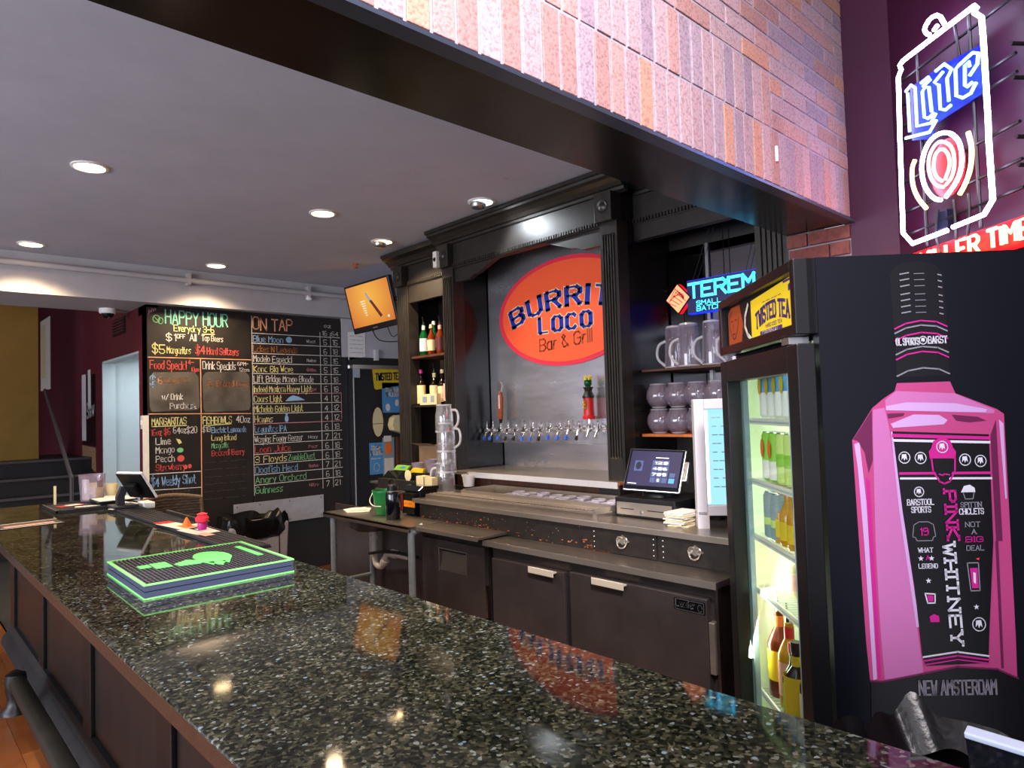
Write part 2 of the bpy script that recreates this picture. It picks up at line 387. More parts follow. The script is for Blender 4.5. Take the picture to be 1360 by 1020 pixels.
# single-stroke lettering (x,y digits: baseline 2, capital height 8)
GL={'A':'022842 1434','B':'02083847463505 3544433202','C':'4738180703123243','D':'02083847433202','E':'48080242 0535','F':'480802 0535','G':'473818070312324345 4525','H':'0802 4842 0545','I':'0802','J':'48431203','K':'0802 480542','L':'080242','M':'0208254842','N':'02084248','O':'180703123243473818','P':'02083847463505','Q':'180703123243473818 2442','R':'02083847463505 2542','S':'473818070615354443321203','T':'0848 2822','U':'080312324348','V':'082248','W':'0812263248','X':'0842 0248','Y':'082548 2522','Z':'08480242',
'a':'36160503123236 3632','b':'080222333526 2606','c':'3616050312 1232','d':'3832120305163 6'.replace(' ',''),'e':'04343526160503123 2'.replace(' ',''),'f':'38281712 0626','g':'3631201 0 361605031232'.replace('1 0','10'),'h':'0802 0516263532','i':'0602 0708','j':'161100 1718','k':'0802 360432','l':'0802','m':'0602 05162522 25364542','n':'0602 0516263532','o':'160503122233352616','p':'0600 062635332202','q':'3630 361605031232','r':'0602 041626','s':'361605142433 332202','t':'18132232 0626','u':'06031232 3632','v':'061226','w':'0612243246','x':'0632 0236','y':'0614 3610','z':'06360232',
'0':'180703123243473818','1':'172822','2':'0718384746 4602 0242','3':'0718384746354443321203 1535','4':'380444 3832','5':'480805354443321203','6':'3818070312324344 443505','7':'084812','8':'180706153546473818 15040312324344 4435','9':'4615060718384743321 2'.replace(' ',''),
'$':'473818070615354443321203 2921','&':'4216071827041222 2243','-':'0535','+':'0545 2327','.':'0203',',':'1201',"'":'0807','/':'0248','*':'0444 1326 2316','°':'0708','(':'18060412','!':'0804 0302',':':'0302 0605'}
def glyph(c):
    out=[]
    for pl in GL.get(c,'').split():
        out.append([(int(pl[i]),int(pl[i+1])-2) for i in range(0,len(pl)-1,2)])
    return out
def layout(txt, x, y, h, w=None, jit=0, gap=1.3, asp=1, slant=0, rise=0, serif=0):
    """polylines of a line of lettering; w fits the whole line to that width"""
    u=h/6; adv=0; items=[]
    for ch in txt:
        if ch==' ': adv+=2.6; continue
        g=glyph(ch); gw=max([p[0] for l in g for p in l] or [2])
        items.append((g,adv,gw,ch)); adv+=gw+gap
    tot=max(adv-gap,.1); sx=(w/(tot*u) if w else asp)
    res=[]
    for g,a,gw,ch in items:
        jy=random.uniform(-jit,jit)*h; jr=random.uniform(-jit,jit)*.6
        for l in g:
            P=[]
            for gx,gy in l:
                X=(a+gx+slant*gy)*u*sx; Y=gy*u*(1+jr)+jy+rise*X
                P.append((x+X,y+Y))
            res.append(P)
            if serif and ch.isupper() or (serif and ch.isdigit()):
                for k in (0,-1):
                    gx,gy=l[k]; q=l[1] if k==0 else l[-2]
                    if gy in (0,6) and q[0]-gx==0 or (gy in (0,6) and ch in 'AVWXYKMNR' ):
                        X,Y=P[k]; res.append([(X-serif*u*sx,Y),(X+serif*u*sx,Y)])
    return res
def write(mb, F, txt, x, y, h, sw, w=None, d=.001, **k):
    for P in layout(txt,x,y,h,w,**k): mb.strip(P,sw,F,d)
    return mb
# ------------------------------------------------------------------ the setting
HF=.35                                       # the customers' floor lies higher than the bar's
fl=struct(M().bx(.55,4.8,-1,6.6,-.06,0).build('floor','tile_floor',smooth=False),'dark brown floor behind the bar')
ff=struct(M().bx(-4,.56,-4,7.55,HF-.08,HF-.012).build('floor','mortar',smooth=False),'orange wooden plank floor on the customer side of the bar')
pm=M().bx(0,.079,0,.9,0,.012).build('plank','plank',ff,smooth=False); first=True
for i in range(15):
    for j in range(8):
        x=-.66+i*.0805; y=.2+j*.905-(i*.37%1)*.9
        o=pm if first else pm.copy()
        if not first: C.objects.link(o); o.parent=ff
        first=False; o.location=(x,y,HF-.012)
def stained(m):
    nt=m.node_tree; b=nt.nodes['Principled BSDF']; src=b.inputs['Base Color'].links[0].from_socket
    tc=nt.nodes.new('ShaderNodeTexCoord'); n=nt.nodes.new('ShaderNodeTexNoise'); n.inputs['Scale'].default_value=5.5; n.inputs['Detail'].default_value=9; n.inputs['Roughness'].default_value=.75
    nt.links.new(tc.outputs['Object'],n.inputs['Vector']); r=nt.nodes.new('ShaderNodeValToRGB'); r.color_ramp.elements[0].position=.27; r.color_ramp.elements[0].color=(.45,.44,.44,1); r.color_ramp.elements[1].position=.36; r.color_ramp.elements[1].color=(1,1,1,1)
    nt.links.new(n.outputs[0],r.inputs[0]); x=nt.nodes.new('ShaderNodeMixRGB'); x.blend_type='MULTIPLY'; x.inputs[0].default_value=.8; nt.links.new(src,x.inputs[1]); nt.links.new(r.outputs[0],x.inputs[2]); nt.links.new(x.outputs[0],b.inputs['Base Color'])
stained(MM['ceiling_paint'])
struct(M().bx(.50,1.3,4.98,7.55,HF-.08,HF-.012).bx(1.3,1.72,6.66,7.55,HF-.08,HF-.012).build('floor','bar_skirt',smooth=False),'dark floor beyond the far end of the bar')
struct(M().bx(-4,4.8,1.37,6.6,2.9,3.0).build('ceiling','ceiling_paint',smooth=False),'grey lavender ceiling above the bar')
struct(M().bx(-4,3.9,6.4,7.15,2.58,2.9).build('trim_1','soffit_paint',smooth=False),'pale boxed soffit above the chalkboards')
struct(M().bx(1.72,3.70,6.52,6.64,0,2.58).bx(4.54,4.8,6.52,6.64,0,2.9).build('wall_back','wall_black',smooth=False),'near-black wall under the chalkboards')
struct(M().bx(3.62,4.54,6.49,6.64,2.17,2.9).build('wall_back','white_wall',smooth=False),'pale wall strip above the black door')
struct(M().bx(4.7,4.8,4.9,6.55,0,2.9).build('wall_right','wall_black',smooth=False))
# hallway beyond the bar
struct(M().bx(1.72,1.82,6.52,6.75,0,2.58).bx(1.72,1.82,6.75,8.1,2.18,3.6).bx(1.72,1.82,8.1,12.1,0,3.6).bx(1.72,1.82,6.64,6.75,2.5,2.6).build('wall_right','maroon',smooth=False),'dark maroon wall of the hallway')
struct(M().bx(1.83,3.2,6.66,8.4,.0,.05).bx(2.45,2.55,6.66,8.4,0,2.4).bx(1.83,2.55,8.11,8.2,0,2.4).bx(1.83,2.55,6.66,8.4,2.3,2.4).build('wall_side','blue_gray',smooth=False),'pale blue-grey wall seen through the doorway')
struct(M().bx(1.715,1.835,8.075,8.10,0,2.18).bx(1.715,1.835,6.75,8.10,2.165,2.185).build('door_1','blue_gray',smooth=False),'pale frame of the hallway doorway')
struct(M().bx(-4,1.8,12.1,12.2,0,3.6).build('wall_back','maroon',smooth=False))
struct(M().bx(-4,1.8,7.15,12.2,3.6,3.7).build('ceiling','soffit_paint',smooth=False))
struct(M().bx(-3,1.29,9.0,9.12,.35,3.6).build('wall_left','yellow_wall',smooth=False),'mustard yellow wall above the stairs')
st=struct(M().bx(-3,1.72,7.55,7.8,HF-.1,HF+.17).build('stairs','stair',smooth=False),'dark stairs leading up beside the maroon wall')
WM[st.name]=Matrix.Identity(4)
for k in range(1,5):
    y0=7.55+.26*k; z=HF+.165*(k+1)
    M().bx(-3,1.72,y0,y0+(.26 if k<4 else 1.4),z-.165,z).build('step','stair',st,smooth=False)
    M().bx(-3,1.70,y0-.02,y0+.01,z-.02,z+.004).build('nosing','nosing',st,smooth=False)
hr=M().tube([(1.35,7.62,.45),(1.35,7.62,1.03),(1.35,8.37,1.52),(1.35,9.0,1.93)],.018,8).build('handrail','nosing'); tag(hr,'dark handrail rising along the maroon stair wall','handrail')
# beam with its brick face
bm_=struct(M().bx(-4,3.07,1.115,1.375,2.31,4.3).build('trim_2','beam_black',smooth=False),'wide beam with black glossy underside and brick face')
M().bx(-4,3.07,1.098,1.116,2.33,4.3).build('mortar_bed','mortar',bm_,smooth=False)
M().bx(-4,3.07,1.075,1.12,2.308,2.318).build('steel_lip','lintel_steel',bm_,smooth=False)
P=.0595*1.105
def brickset(par, spots, w, d, h, m):
    """spots: lower left corners; bricks share one mesh"""
    base=M().bx(0,w,0,d,0,h).build('brick',m,par,smooth=False,bev=.002)
    for i,(x,y,z) in enumerate(spots):
        o=base if i==0 else base.copy()
        if i: C.objects.link(o); o.parent=par
        o.location=(x,y+random.uniform(-.0015,.0015),z)
soldiers=[]; z1=2.335; H=.197; J=.009
x=3.07-P+.002
while x>.30: soldiers.append((x,1.0945,z1)); x-=P
x=2.36-P+.002
while x>.5: soldiers.append((x,1.0945,z1+H+J)); x-=P
brickset(bm_,soldiers,P-.009,.02,H,'brick')
run=[]; ends=[]; z=z1+H+J; c=0; bh=.0575; bp=.0675
while z<3.5:
    up = c>=3
    x=3.07-.194-.005-(.1 if c%2 else 0)
    while x>(2.30 if not up else max(.55,.9+(z-2.55)*1.6-1.0)):
        if up or x>2.36: run.append((x,1.0945,z))
        x-=.203
    if c%2: ends.append((3.07-.094,1.0945,z))
    z+=bp; c+=1
    if c==3: z=z1+2*(H+J)
brickset(bm_,run,.194,.02,bh,'brick')
half=ends+[(2.362,1.0945,z1+H+J),(2.362,1.0945,z1+H+J+2*bp)]
brickset(bm_,half,.092,.02,bh,'brick')
M().bx(2.372,2.380,1.086,1.0940,2.42,2.475).build('white_tape','white',bm_,smooth=False,label='small white strip of tape on the brick')
# brick pier under the beam and the dark red walls
pr=struct(M().bx(3.075,3.3,1.1,1.375,0,2.31).build('wall_right','mortar',smooth=False),'brick pier under the right end of the beam')
WM[pr.name]=Matrix.Identity(4)
pb=M().bx(0,.02,0,.176,0,.0575).build('brick','brick_pier',pr,smooth=False,bev=.002); i=0
for r in range(16):
    z=2.31-.062-.0675*r
    for y in ((1.19,1.004+.1) if r%2 else (1.1,1.285)):
        o=pb if i==0 else pb.copy()
        if i: C.objects.link(o); o.parent=pr
        i+=1; o.location=(3.058,y,z)
        if y+.176>1.376 or (r%2 and y<1.15):
            o.scale=(1,(.09/.176) if y>1.2 else (.078/.176),1)
struct(M().bx(3.07,3.3,.91,1.098,0,4.3).build('wall_right','purple_wall',smooth=False),'dark red wall beside the brick pier')
wv=Vector((.6164,.7875,0)); wn=Vector((-.7875,.6164,0)); Cw=Vector((3.07,.91,0))
WF=Fr(Cw,-wv,(0,0,1),wn)
struct(M().bx(0,2.6,0,4.3,-.1,0,WF).build('wall_right','purple_wall',smooth=False),'dark red diagonal wall behind the neon sign')
struct(M().bx(-4,3.3,-4,1.1,4.3,4.4).build('ceiling','white_wall',smooth=False))

# ------------------------------------------------------------------ ceiling fittings
def can(x,y,white=False,eye=False,label=''):
    t=thing('recessed_light',label,'light',(x,y,2.9),0,None)
    M().lathe([(.088,2.899),(.088,2.893),(.074,2.890),(.070,2.899)],(x,y,0),28,cap=False).build('trim_ring','white',t)
    M().lathe([(.071,2.8985),(.0,2.8985)],(x,y,0),24,cap=False).build('lamp_face','lamp_white' if white else 'lamp_warm',t,smooth=False)
    if eye:
        M().lathe([(.05,2.896),(.052,2.875),(.044,2.858),(.02,2.85),(0,2.849)],(x-.018,y+.012,0),20,cap=False).build('eyeball','silver',t)
    return t
cans=[(.81,4.06,0,0,'round recessed ceiling light nearest the left edge, largest of the four plain ones'),(2.16,4.09,0,0,'round recessed ceiling light between the beam and the television'),
 (.83,6.08,0,0,'round recessed ceiling light at the far left above the soffit pipe'),(2.17,6.06,0,0,'round recessed ceiling light just above the chalkboards'),
 (2.88,4.5,0,1,'recessed ceiling light with tilted eyeball beside the television'),(2.84,3.26,1,1,'white-glowing recessed light with tilted eyeball beside the crown moulding')]
for x,y,w,e,l in cans:
    can(x,y,w,e,l)
    tgt = (x,y,0) if not e else ((3.12,y-.25,2.45) if w else (3.3,y-.15,1.6))
    lamp('recessed_lamp','SPOT',(x,y,2.84),(100 if not e else 95) if not w else 28,WARM if not w else (.86,.93,1),tgt,.05,2.3 if not e else 1.9,.6)
for x,y,l in ((.81,2.05,'over the bar counter'),(2.16,2.05,'over the coolers')):
    can(x,y,0,0,'round recessed ceiling light hidden by the beam, '+l); lamp('recessed_lamp','SPOT',(x,y,2.84),45,WARM,(x,y,0),.05,2.2,.6)
t=thing('sprinkler','small copper sprinkler head on the ceiling above the television','sprinkler',(3.12,5.32,2.9))
M().lathe([(.028,2.9),(.026,2.893),(.008,2.89),(.008,2.868),(.004,2.866)],(3.12,5.32,0),14).build('body','orange_wood',t)
M().lathe([(.0,2.862),(.022,2.862),(.022,2.860),(0,2.86)],(3.12,5.32,0),14,cap=False).tube([(3.105,5.32,2.885),(3.10,5.32,2.873),(3.12,5.32,2.863),(3.14,5.32,2.873),(3.135,5.32,2.885)],.003,6).build('deflector','orange_wood',t)
t=thing('conduit_pipe','white pipe running along the soffit above the chalkboards','pipe',(.5,6.35,2.8))
M().tube([(-3.9,6.35,2.82),(3.72,6.35,2.79)],.024,12).build('pipe','soffit_paint',t)
for x in (-.6,2.03,3.18): M().bx(x-.015,x+.015,6.33,6.40,2.755,2.86).build('bracket','soffit_paint',t,smooth=False)
M().lathe([(.02,2.79),(.02,2.75),(.03,2.745),(.03,2.725),(.01,2.715)],(3.18,6.35,0),12).build('sprinkler_head','white',t)
t=thing('security_camera','white dome security camera under the soffit','camera',(1.52,6.95,2.58))
M().lathe([(.07,2.58),(.07,2.545),(.062,2.535)],(1.52,6.95,0),24).build('housing','white',t)
M().lathe([(.05,2.536),(.046,2.515),(.03,2.498),(0,2.49)],(1.52,6.95,0),20,cap=False).build('dome','black_gloss',t)
t=thing('wall_vent','dark louvred vent high on the maroon hallway wall','vent',(1.71,7.4,2.44))
M().bx(1.705,1.72,7.18,7.62,2.4,2.56).build('frame','stair',t,smooth=False)
for k in range(5): M().bx(1.695,1.708,7.2,7.6,2.415+k*.028,2.425+k*.028).build('slat','maroon',t,smooth=False)
HP=Fr((1.718,0,0),(0,-1,0),(0,0,1),(-1,0,0))
b=M().bx(-11.75,-11.0,2.03,3.03,0,.006,HP).build('paper_banner','paper',smooth=False); tag(b,'long white banner with yellow print on the far maroon wall','banner')
WM[b.name]=Matrix.Identity(4)
M().bx(-11.7,-11.35,2.2,2.95,.006,.008,HP).build('yellow_print','label_cream',b,smooth=False)
t=thing('flyer_cluster','narrow collage of dark and white event flyers left of the doorway','poster',(1.71,8.7,1.1))
M().bx(-9.05,-8.42,1.3,2.08,0,.005,HP).build('dark_sheet','print_black',t,smooth=False)
M().bx(-9.05,-8.86,1.35,2.1,.005,.008,HP).bx(-8.74,-8.62,1.7,2.14,.005,.008,HP).build('strip','light_grey',t,smooth=False)
M().prism([(-9.05,1.12),(-8.42,1.02),(-8.42,1.28),(-9.05,1.3)],0,.006,HP).build('kraft_sheet','cardboard',t,smooth=False)
mb=M(); write(mb,HP,'Show',-8.8,1.6,.16,.018,w=.35,d=.009,rise=.1);  mb.build('lettering','light_grey',t,smooth=False)

# ------------------------------------------------------------------ chalkboards
BF=Fr((0,6.5,0),(1,0,0),(0,0,1),(0,-1,0))
RND=random.Random(3)
def board(name,label,x0,x1):
    t=thing(name,label,'chalkboard',((x0+x1)/2,6.5,.5)); M().bx(x0,x1,.5,2.555,-.02,0,BF).build('panel','chalk_face',t,smooth=False); return t
cb1=board('chalkboard','tall chalkboard with the happy hour and margarita menu',1.725,2.64)
cb2=board('chalkboard','tall chalkboard with the on tap beer price list',2.645,3.61)
M().bx(1.685,1.725,.3,1.60,-.02,.02,BF).build('wood_strip','paper',cb1,smooth=False)
INK={}
def ink(par,col,txt,x,z,h,w,sw=.011,jit=.05,**k):
    sw*=.74
    mb=INK.setdefault((par.name,col),(par,M()))[1]; write(mb,BF,txt,x,z,h,sw,w=w,d=.0012,jit=jit,**k)
def line(par,col,pts,sw=.007): INK.setdefault((par.name,col),(par,M()))[1].strip(pts,sw,BF,.001)
ink(cb1,'ch_teal','HAPPY HOUR',1.875,2.418,.115,.545,.015)
ink(cb1,'ch_pink','john',1.735,2.50,.03,.06,.005,rise=.5)
INK[(cb1.name,'ch_green')]=(cb1,M()); g=INK[(cb1.name,'ch_green')][1]
g.strip(ell(1.80,2.455,.028,.032,14)+[(1.828,2.455)],.007,BF,.001); g.strip(ell(1.835,2.44,.02,.028,12)+[(1.855,2.44)],.007,BF,.001); g.strip([(1.785,2.47),(1.82,2.43)],.006,BF,.001)
ink(cb1,'ch_yellow','Everyday 3-6',1.945,2.355,.055,.35,.009); line(cb1,'ch_yellow',[(2.19,2.338),(2.30,2.342)])
ink(cb1,'ch_white','$1',1.88,2.268,.06,.08,.010); ink(cb1,'ch_white','OFF',1.97,2.29,.035,.07,.007); ink(cb1,'ch_white','All',2.08,2.272,.06,.055,.009); ink(cb1,'ch_white','Tap Beers',2.185,2.278,.048,.19,.009)
ink(cb1,'ch_yellow','$5',1.765,2.150,.075,.10,.012); ink(cb1,'ch_yellow','Margaritas',1.885,2.152,.058,.20,.009)
ink(cb1,'ch_red','$4',2.13,2.155,.075,.08,.012); ink(cb1,'ch_red','Hard Seltzers',2.23,2.155,.06,.29,.010)
line(cb1,'ch_orange',[(1.73,2.112),(2.64,2.112)]); line(cb1,'ch_orange',[(2.17,2.11),(2.17,1.60),(2.165,.75)],.008); line(cb1,'ch_orange',[(1.73,1.612),(2.63,1.592)])
ink(cb1,'ch_red','Food Special',1.745,2.01,.072,.30,.010); ink(cb1,'ch_red','4-',2.06,2.055,.04,.05,.008); ink(cb1,'ch_red','10pm',2.085,1.99,.04,.07,.006)
ink(cb1,'ch_white','Drink Specials',2.19,2.015,.068,.30,.009); ink(cb1,'ch_white','6PM-',2.51,2.055,.032,.10,.006); ink(cb1,'ch_white','12am',2.52,2.0,.032,.10,.006)
ink(cb1,'ch_blue','$',1.745,1.865,.085,.04,.012); ink(cb1,'ch_orange','6',1.81,1.88,.06,.03,.009); ink(cb1,'ch_brown','QUESO',1.86,1.885,.045,.20,.009)
ink(cb1,'ch_white','w/ Drink',1.84,1.735,.05,.17,.009); ink(cb1,'ch_white','Purchase',1.905,1.655,.05,.22,.009)
ink(cb1,'ch_brown','$6 Bacardi Dome',2.23,1.855,.052,.38,.009)
ink(cb1,'ch_yellow','MARGARITAS',1.755,1.512,.062,.285,.010); line(cb1,'ch_yellow',[(1.755,1.50),(2.04,1.50)])
ink(cb1,'ch_yellow','FISHBOWLS',2.185,1.505,.065,.26,.010); line(cb1,'ch_yellow',[(2.19,1.49),(2.44,1.50)]); ink(cb1,'ch_white','40oz',2.49,1.51,.06,.13,.009)
ink(cb1,'ch_red','16oz $6',1.745,1.422,.055,.16,.009); ink(cb1,'ch_white','64oz$20',1.93,1.432,.055,.20,.009)
ink(cb1,'ch_white','$13',2.18,1.435,.045,.07,.008)
for k,(s,c,w) in enumerate((('Electric Lemonade','ch_blue',.32),('Long Island','ch_yellow',.225),('Margarita','ch_green',.16),('Bacardi Berry','ch_red',.30))): ink(cb1,c,s,2.26,1.42-k*.071,.05,w,.008)
for k,(s,c,w) in enumerate((('Lime','ch_white',.12),('Mango','ch_white',.15),('Peach','ch_white',.15),('Strawberry','ch_red',.24))): ink(cb1,c,s,1.785,1.342-k*.078,.055,w,.009)
for k in range(6): ink(cb1,'ch_dim',RND.choice(['--- -- ----','-- ---- --','---- --- -']),2.19,1.13-k*.068,.045,.38,.006)
line(cb1,'ch_white',[(1.73,1.086),(2.165,1.076)]); ink(cb1,'ch_blue','$4 Weekly Shot',1.745,.975,.078,.37,.011); line(cb1,'ch_white',[(1.73,.945),(2.16,.93)],.006)
ink(cb1,'ch_dim','Key West',1.77,.86,.07,.3,.009)
g=M().flat([(1.95,1.385),(1.975,1.335),(2.0,1.345),(1.985,1.375)],.0015,BF); g.build('lime_drawing','ch_yellow',cb1,smooth=False)
M().flat(ell(1.985,1.28,.028,.022,14),.0015,BF).build('mango_drawing','ch_green',cb1,smooth=False)
M().flat(ell(1.99,1.205,.03,.03,16),.0015,BF).flat(ell(2.03,1.125,.016,.02,12),.0015,BF).flat(ell(2.065,1.13,.016,.02,12),.0015,BF).build('fruit_drawing','ch_red',cb1,smooth=False)
def smear(par,x0,x1,z0,z1): M().flat([(x0+.02,z0),(x1-.02,z0+.01),(x1,z0+.05),(x1-.01,z1-.04),(x1-.05,z1),(x0+.04,z1-.005),(x0,z1-.05),(x0+.005,z0+.04)],.0006,BF).build('chalk_smear','ch_smear',par,smooth=False)
smear(cb1,1.735,2.16,1.63,1.985); smear(cb1,2.185,2.63,1.615,1.995)
# beer list
ink(cb2,'ch_orange','ON TAP',2.665,2.412,.115,.40,.017)
ink(cb2,'ch_white','oz',3.42,2.475,.035,.075,.007); ink(cb2,'ch_white','16',3.39,2.39,.045,.06,.007); ink(cb2,'ch_white','64',3.505,2.39,.045,.075,.007)
rows=[('Blue Moon','ch_blue',.30,'5','15','Wheat'),('Lakes N Legends','ch_brown',.45,'6','18',''),('Modelo Especial','ch_white',.39,'5','15','Mexican'),('Kona Big Wave','ch_yellow',.40,'5','15','Golden'),('Lift Bridge Mango Blonde','ch_white',.62,'6','18',''),('Indeed Mexican Honey Light','ch_yellow',.60,'6','18','Lager'),
('Coors Light','ch_yellow',.28,'4','12',''),('Michelob Golden Light','ch_yellow',.50,'4','12',''),('Hamms','ch_yellow',.18,'4','12',''),('Lagunitas IPA','ch_blue',.32,'6','18',''),('Warpigs Foggy Geezer','ch_white',.49,'7','21','Hazy'),('Loon Juice','ch_red',.36,'6','18','Pear'),('3 Floyds','ch_yellow',.32,'6','18',''),('Dogfish Head','ch_blue',.43,'7','21','Bourbon'),('Angry Orchard','ch_green',.52,'6','18',''),('Guinness','ch_green',.27,'7','21','Nitro')]
z=2.374; st_=(2.374-.80)/16
for k,(s,c,w,a,b_,n) in enumerate(rows):
    zt=z-k*st_; line(cb2,'ch_white' if k not in (6,9) else 'ch_pink',[(2.65,zt),(3.60,zt)],.006)
    ink(cb2,c,s,2.665,zt-st_*.84,st_*.62,w,.009)
    if s=='3 Floyds': ink(cb2,'ch_green','ZombieDust',3.0,zt-st_*.84,st_*.6,.29,.008)
    if n: ink(cb2,'ch_pink' if k%2 else 'ch_white',n,3.22,zt-st_*.7,.03,.10,.005)
    ink(cb2,'ch_white',a,3.41,zt-st_*.84,st_*.55,.035,.008); ink(cb2,'ch_white',b_,3.51,zt-st_*.84,st_*.55,.06,.008)
line(cb2,'ch_white',[(3.37,2.42),(3.37,.80)],.006); line(cb2,'ch_white',[(3.49,2.42),(3.49,.80)],.005); line(cb2,'ch_pink',[(3.602,1.79),(3.602,1.51)],.006); line(cb2,'ch_white',[(2.652,2.54),(2.652,.80)],.005)
for (pn,c),(par,mb) in INK.items(): mb.build('chalk_lettering',c,par,smooth=False,stuff=True)
M().flat(ell(3.03,2.325,.032,.032,18),.0015,BF).flat([(2.98,1.705),(3.02,1.745),(3.06,1.765),(3.12,1.75),(3.19,1.715)],.0015,BF).flat(ell(2.99,1.53,.02,.035,12),.0015,BF).flat(ell(2.99,1.575,.012,.015,10),.0015,BF).build('chalk_drawing','ch_blue',cb2,smooth=False)
pl=thing('kick_plate','brushed steel plate screwed to the wall below the beer list','plate',(2.9,6.48,.6))
M().bx(2.45,3.37,.505,.735,.0,.012,BF).build('sheet','plate_steel',pl,smooth=False,bev=.002)
mb=M()
for x in (2.48,2.7,3.0,3.34):
    for zz in (.53,.71): mb.lathe([(.006,0),(.005,.003)],seg=8,F=Fr(BF(x,zz,.012),BF.u,BF.v,BF.n))
mb.build('screws','black',pl)
sw=thing('light_switch','small white switch plate at the corner of the maroon wall','switch',(1.7,6.64,1.54))
M().bx(-6.68,-6.6,1.48,1.60,0,.008,HP).build('cover_plate','light_grey',sw,smooth=False,bev=.002); M().bx(-6.65,-6.63,1.52,1.56,.008,.016,HP).build('toggle','white',sw,smooth=False)
# black door with its stickers
DF=Fr((0,6.5,0),(1,0,0),(0,0,1),(0,-1,0))
d=struct(M().bx(3.74,4.52,0,2.05,-.10,-.05,DF).build('door_2','wall_black',smooth=False,bev=.003),'black door with posters and stickers')
WM[d.name]=Matrix.Identity(4)
M().bx(3.70,3.74,0,2.05,-.12,.01,DF).bx(4.52,4.56,0,2.05,-.12,.01,DF).bx(3.70,4.56,2.09,2.17,-.12,.015,DF).build('door_frame','wall_black',d,smooth=False)
M().bx(3.74,4.52,2.05,2.09,-.05,.012,DF).build('head_strip','steel_warm',d,smooth=False)
M().bx(3.745,3.76,0,2.0,-.05,.0,DF).build('edge_strip','silver',d,smooth=False)
M().bx(3.74,3.83,1.95,2.05,-.05,.01,DF).build('hinge','galvanised',d,smooth=False,bev=.003)
DD=Fr((0,6.55,0),(1,0,0),(0,0,1),(0,-1,0))
s=thing('tea_sticker','yellow tea sticker at the top of the black door','sticker',(4.2,6.54,2.0))
M().prism([(4.04,1.84),(4.02,2.05),(4.06,2.075),(4.40,2.09),(4.40,1.87),(4.06,1.82)],0,.004,DD).build('sheet','yellow',s,smooth=False)
mb=M(); write(mb,DD,'TWISTED TEA',4.06,1.925,.075,.014,w=.33,d=.005,rise=.05); mb.build('lettering','navy',s,smooth=False)
s=thing('seltzer_poster','blue seltzer poster on the door below the yellow sticker','poster',(4.2,6.54,1.7))
M().bx(4.14,4.42,1.56,1.90,.0,.004,DD).build('sheet','sky_blue',s,smooth=False)
mb=M(); write(mb,DD,'HARD SELTZER',4.19,1.80,.04,.009,w=.2,d=.005); write(mb,DD,'SELTZER',4.19,1.745,.04,.011,w=.18,d=.005)
mb.flat(ell(4.21,1.62,.03,.045,10),.005,DD).flat(ell(4.33,1.67,.025,.04,10),.005,DD).build('print','paper',s,smooth=False)
s=thing('oval_mirror','oval wooden plaque hanging on the black door','plaque',(4.07,6.54,1.4))
M().prism(ell(4.07,1.46,.07,.165,28),0,.012,DD).build('disc','label_cream',s,smooth=False)
M().strip(ell(4.07,1.46,.075,.17,28)+[(4.145,1.46)],.012,DD,.013).strip([(4.0,1.44),(4.14,1.44)],.006,DD,.013).build('rim','brown_wood',s,smooth=False)
s=thing('paper_dispenser','cream paper dispenser on the black door beside the oval plaque','dispenser',(4.3,6.5,1.4))
M().prism([(4.22,1.36),(4.20,1.42),(4.22,1.50),(4.27,1.53),(4.42,1.53),(4.42,1.30)],0,.10,DD).build('case','label_cream',s,smooth=False,bev=.01)
s=thing('can_poster','blue and white canned seltzer poster low on the black door','poster',(4.08,6.54,1.1))
M().bx(3.96,4.13,.88,1.23,0,.004,DD).build('sheet','sky_blue',s,smooth=False)
M().bx(4.13,4.28,.84,1.28,0,.006,DD).build('can_print','grey_blue',s,smooth=False)
M().flat(ell(4.20,1.16,.045,.075,18),.008,DD).build('orange_oval','orange',s,smooth=False)
mb=M(); write(mb,DD,'HARD',3.99,1.155,.042,.010,w=.11,d=.005); write(mb,DD,'SELTZER',3.975,1.095,.045,.010,w=.14,d=.005); write(mb,DD,'--- --',3.98,1.04,.03,.008,w=.12,d=.005)
mb.bx(4.145,4.265,.85,1.05,.006,.0075,DD); mb.bx(4.145,4.24,1.235,1.30,.006,.012,DD); mb.strip(ell(4.045,.96,.035,.045,14),.007,DD,.005); mb.build('print','paper',s,smooth=False)
s=thing('wood_post','brown timber post beside the door posters','post',(4.42,6.45,0)); M().bx(4.30,4.42,0,1.28,-.04,.04,DD).build('timber','brown_wood',s,smooth=False)
n=thing('wall_notice','white paper notice taped to the pale wall left of the television','notice',(3.78,6.48,2.3))
M().prism([(3.69,2.14),(3.69,2.44),(3.90,2.47),(3.90,2.18)],.012,.015,BF).build('sheet','white',n,smooth=False)
mb=M()
for k in range(5): write(mb,BF,RND.choice(['-- --- --','--- - ---','- --- --- -']),3.71,2.39-k*.045,.022,.004,w=.16,d=.017)
mb.build('lettering','ch_dim',n,smooth=False)
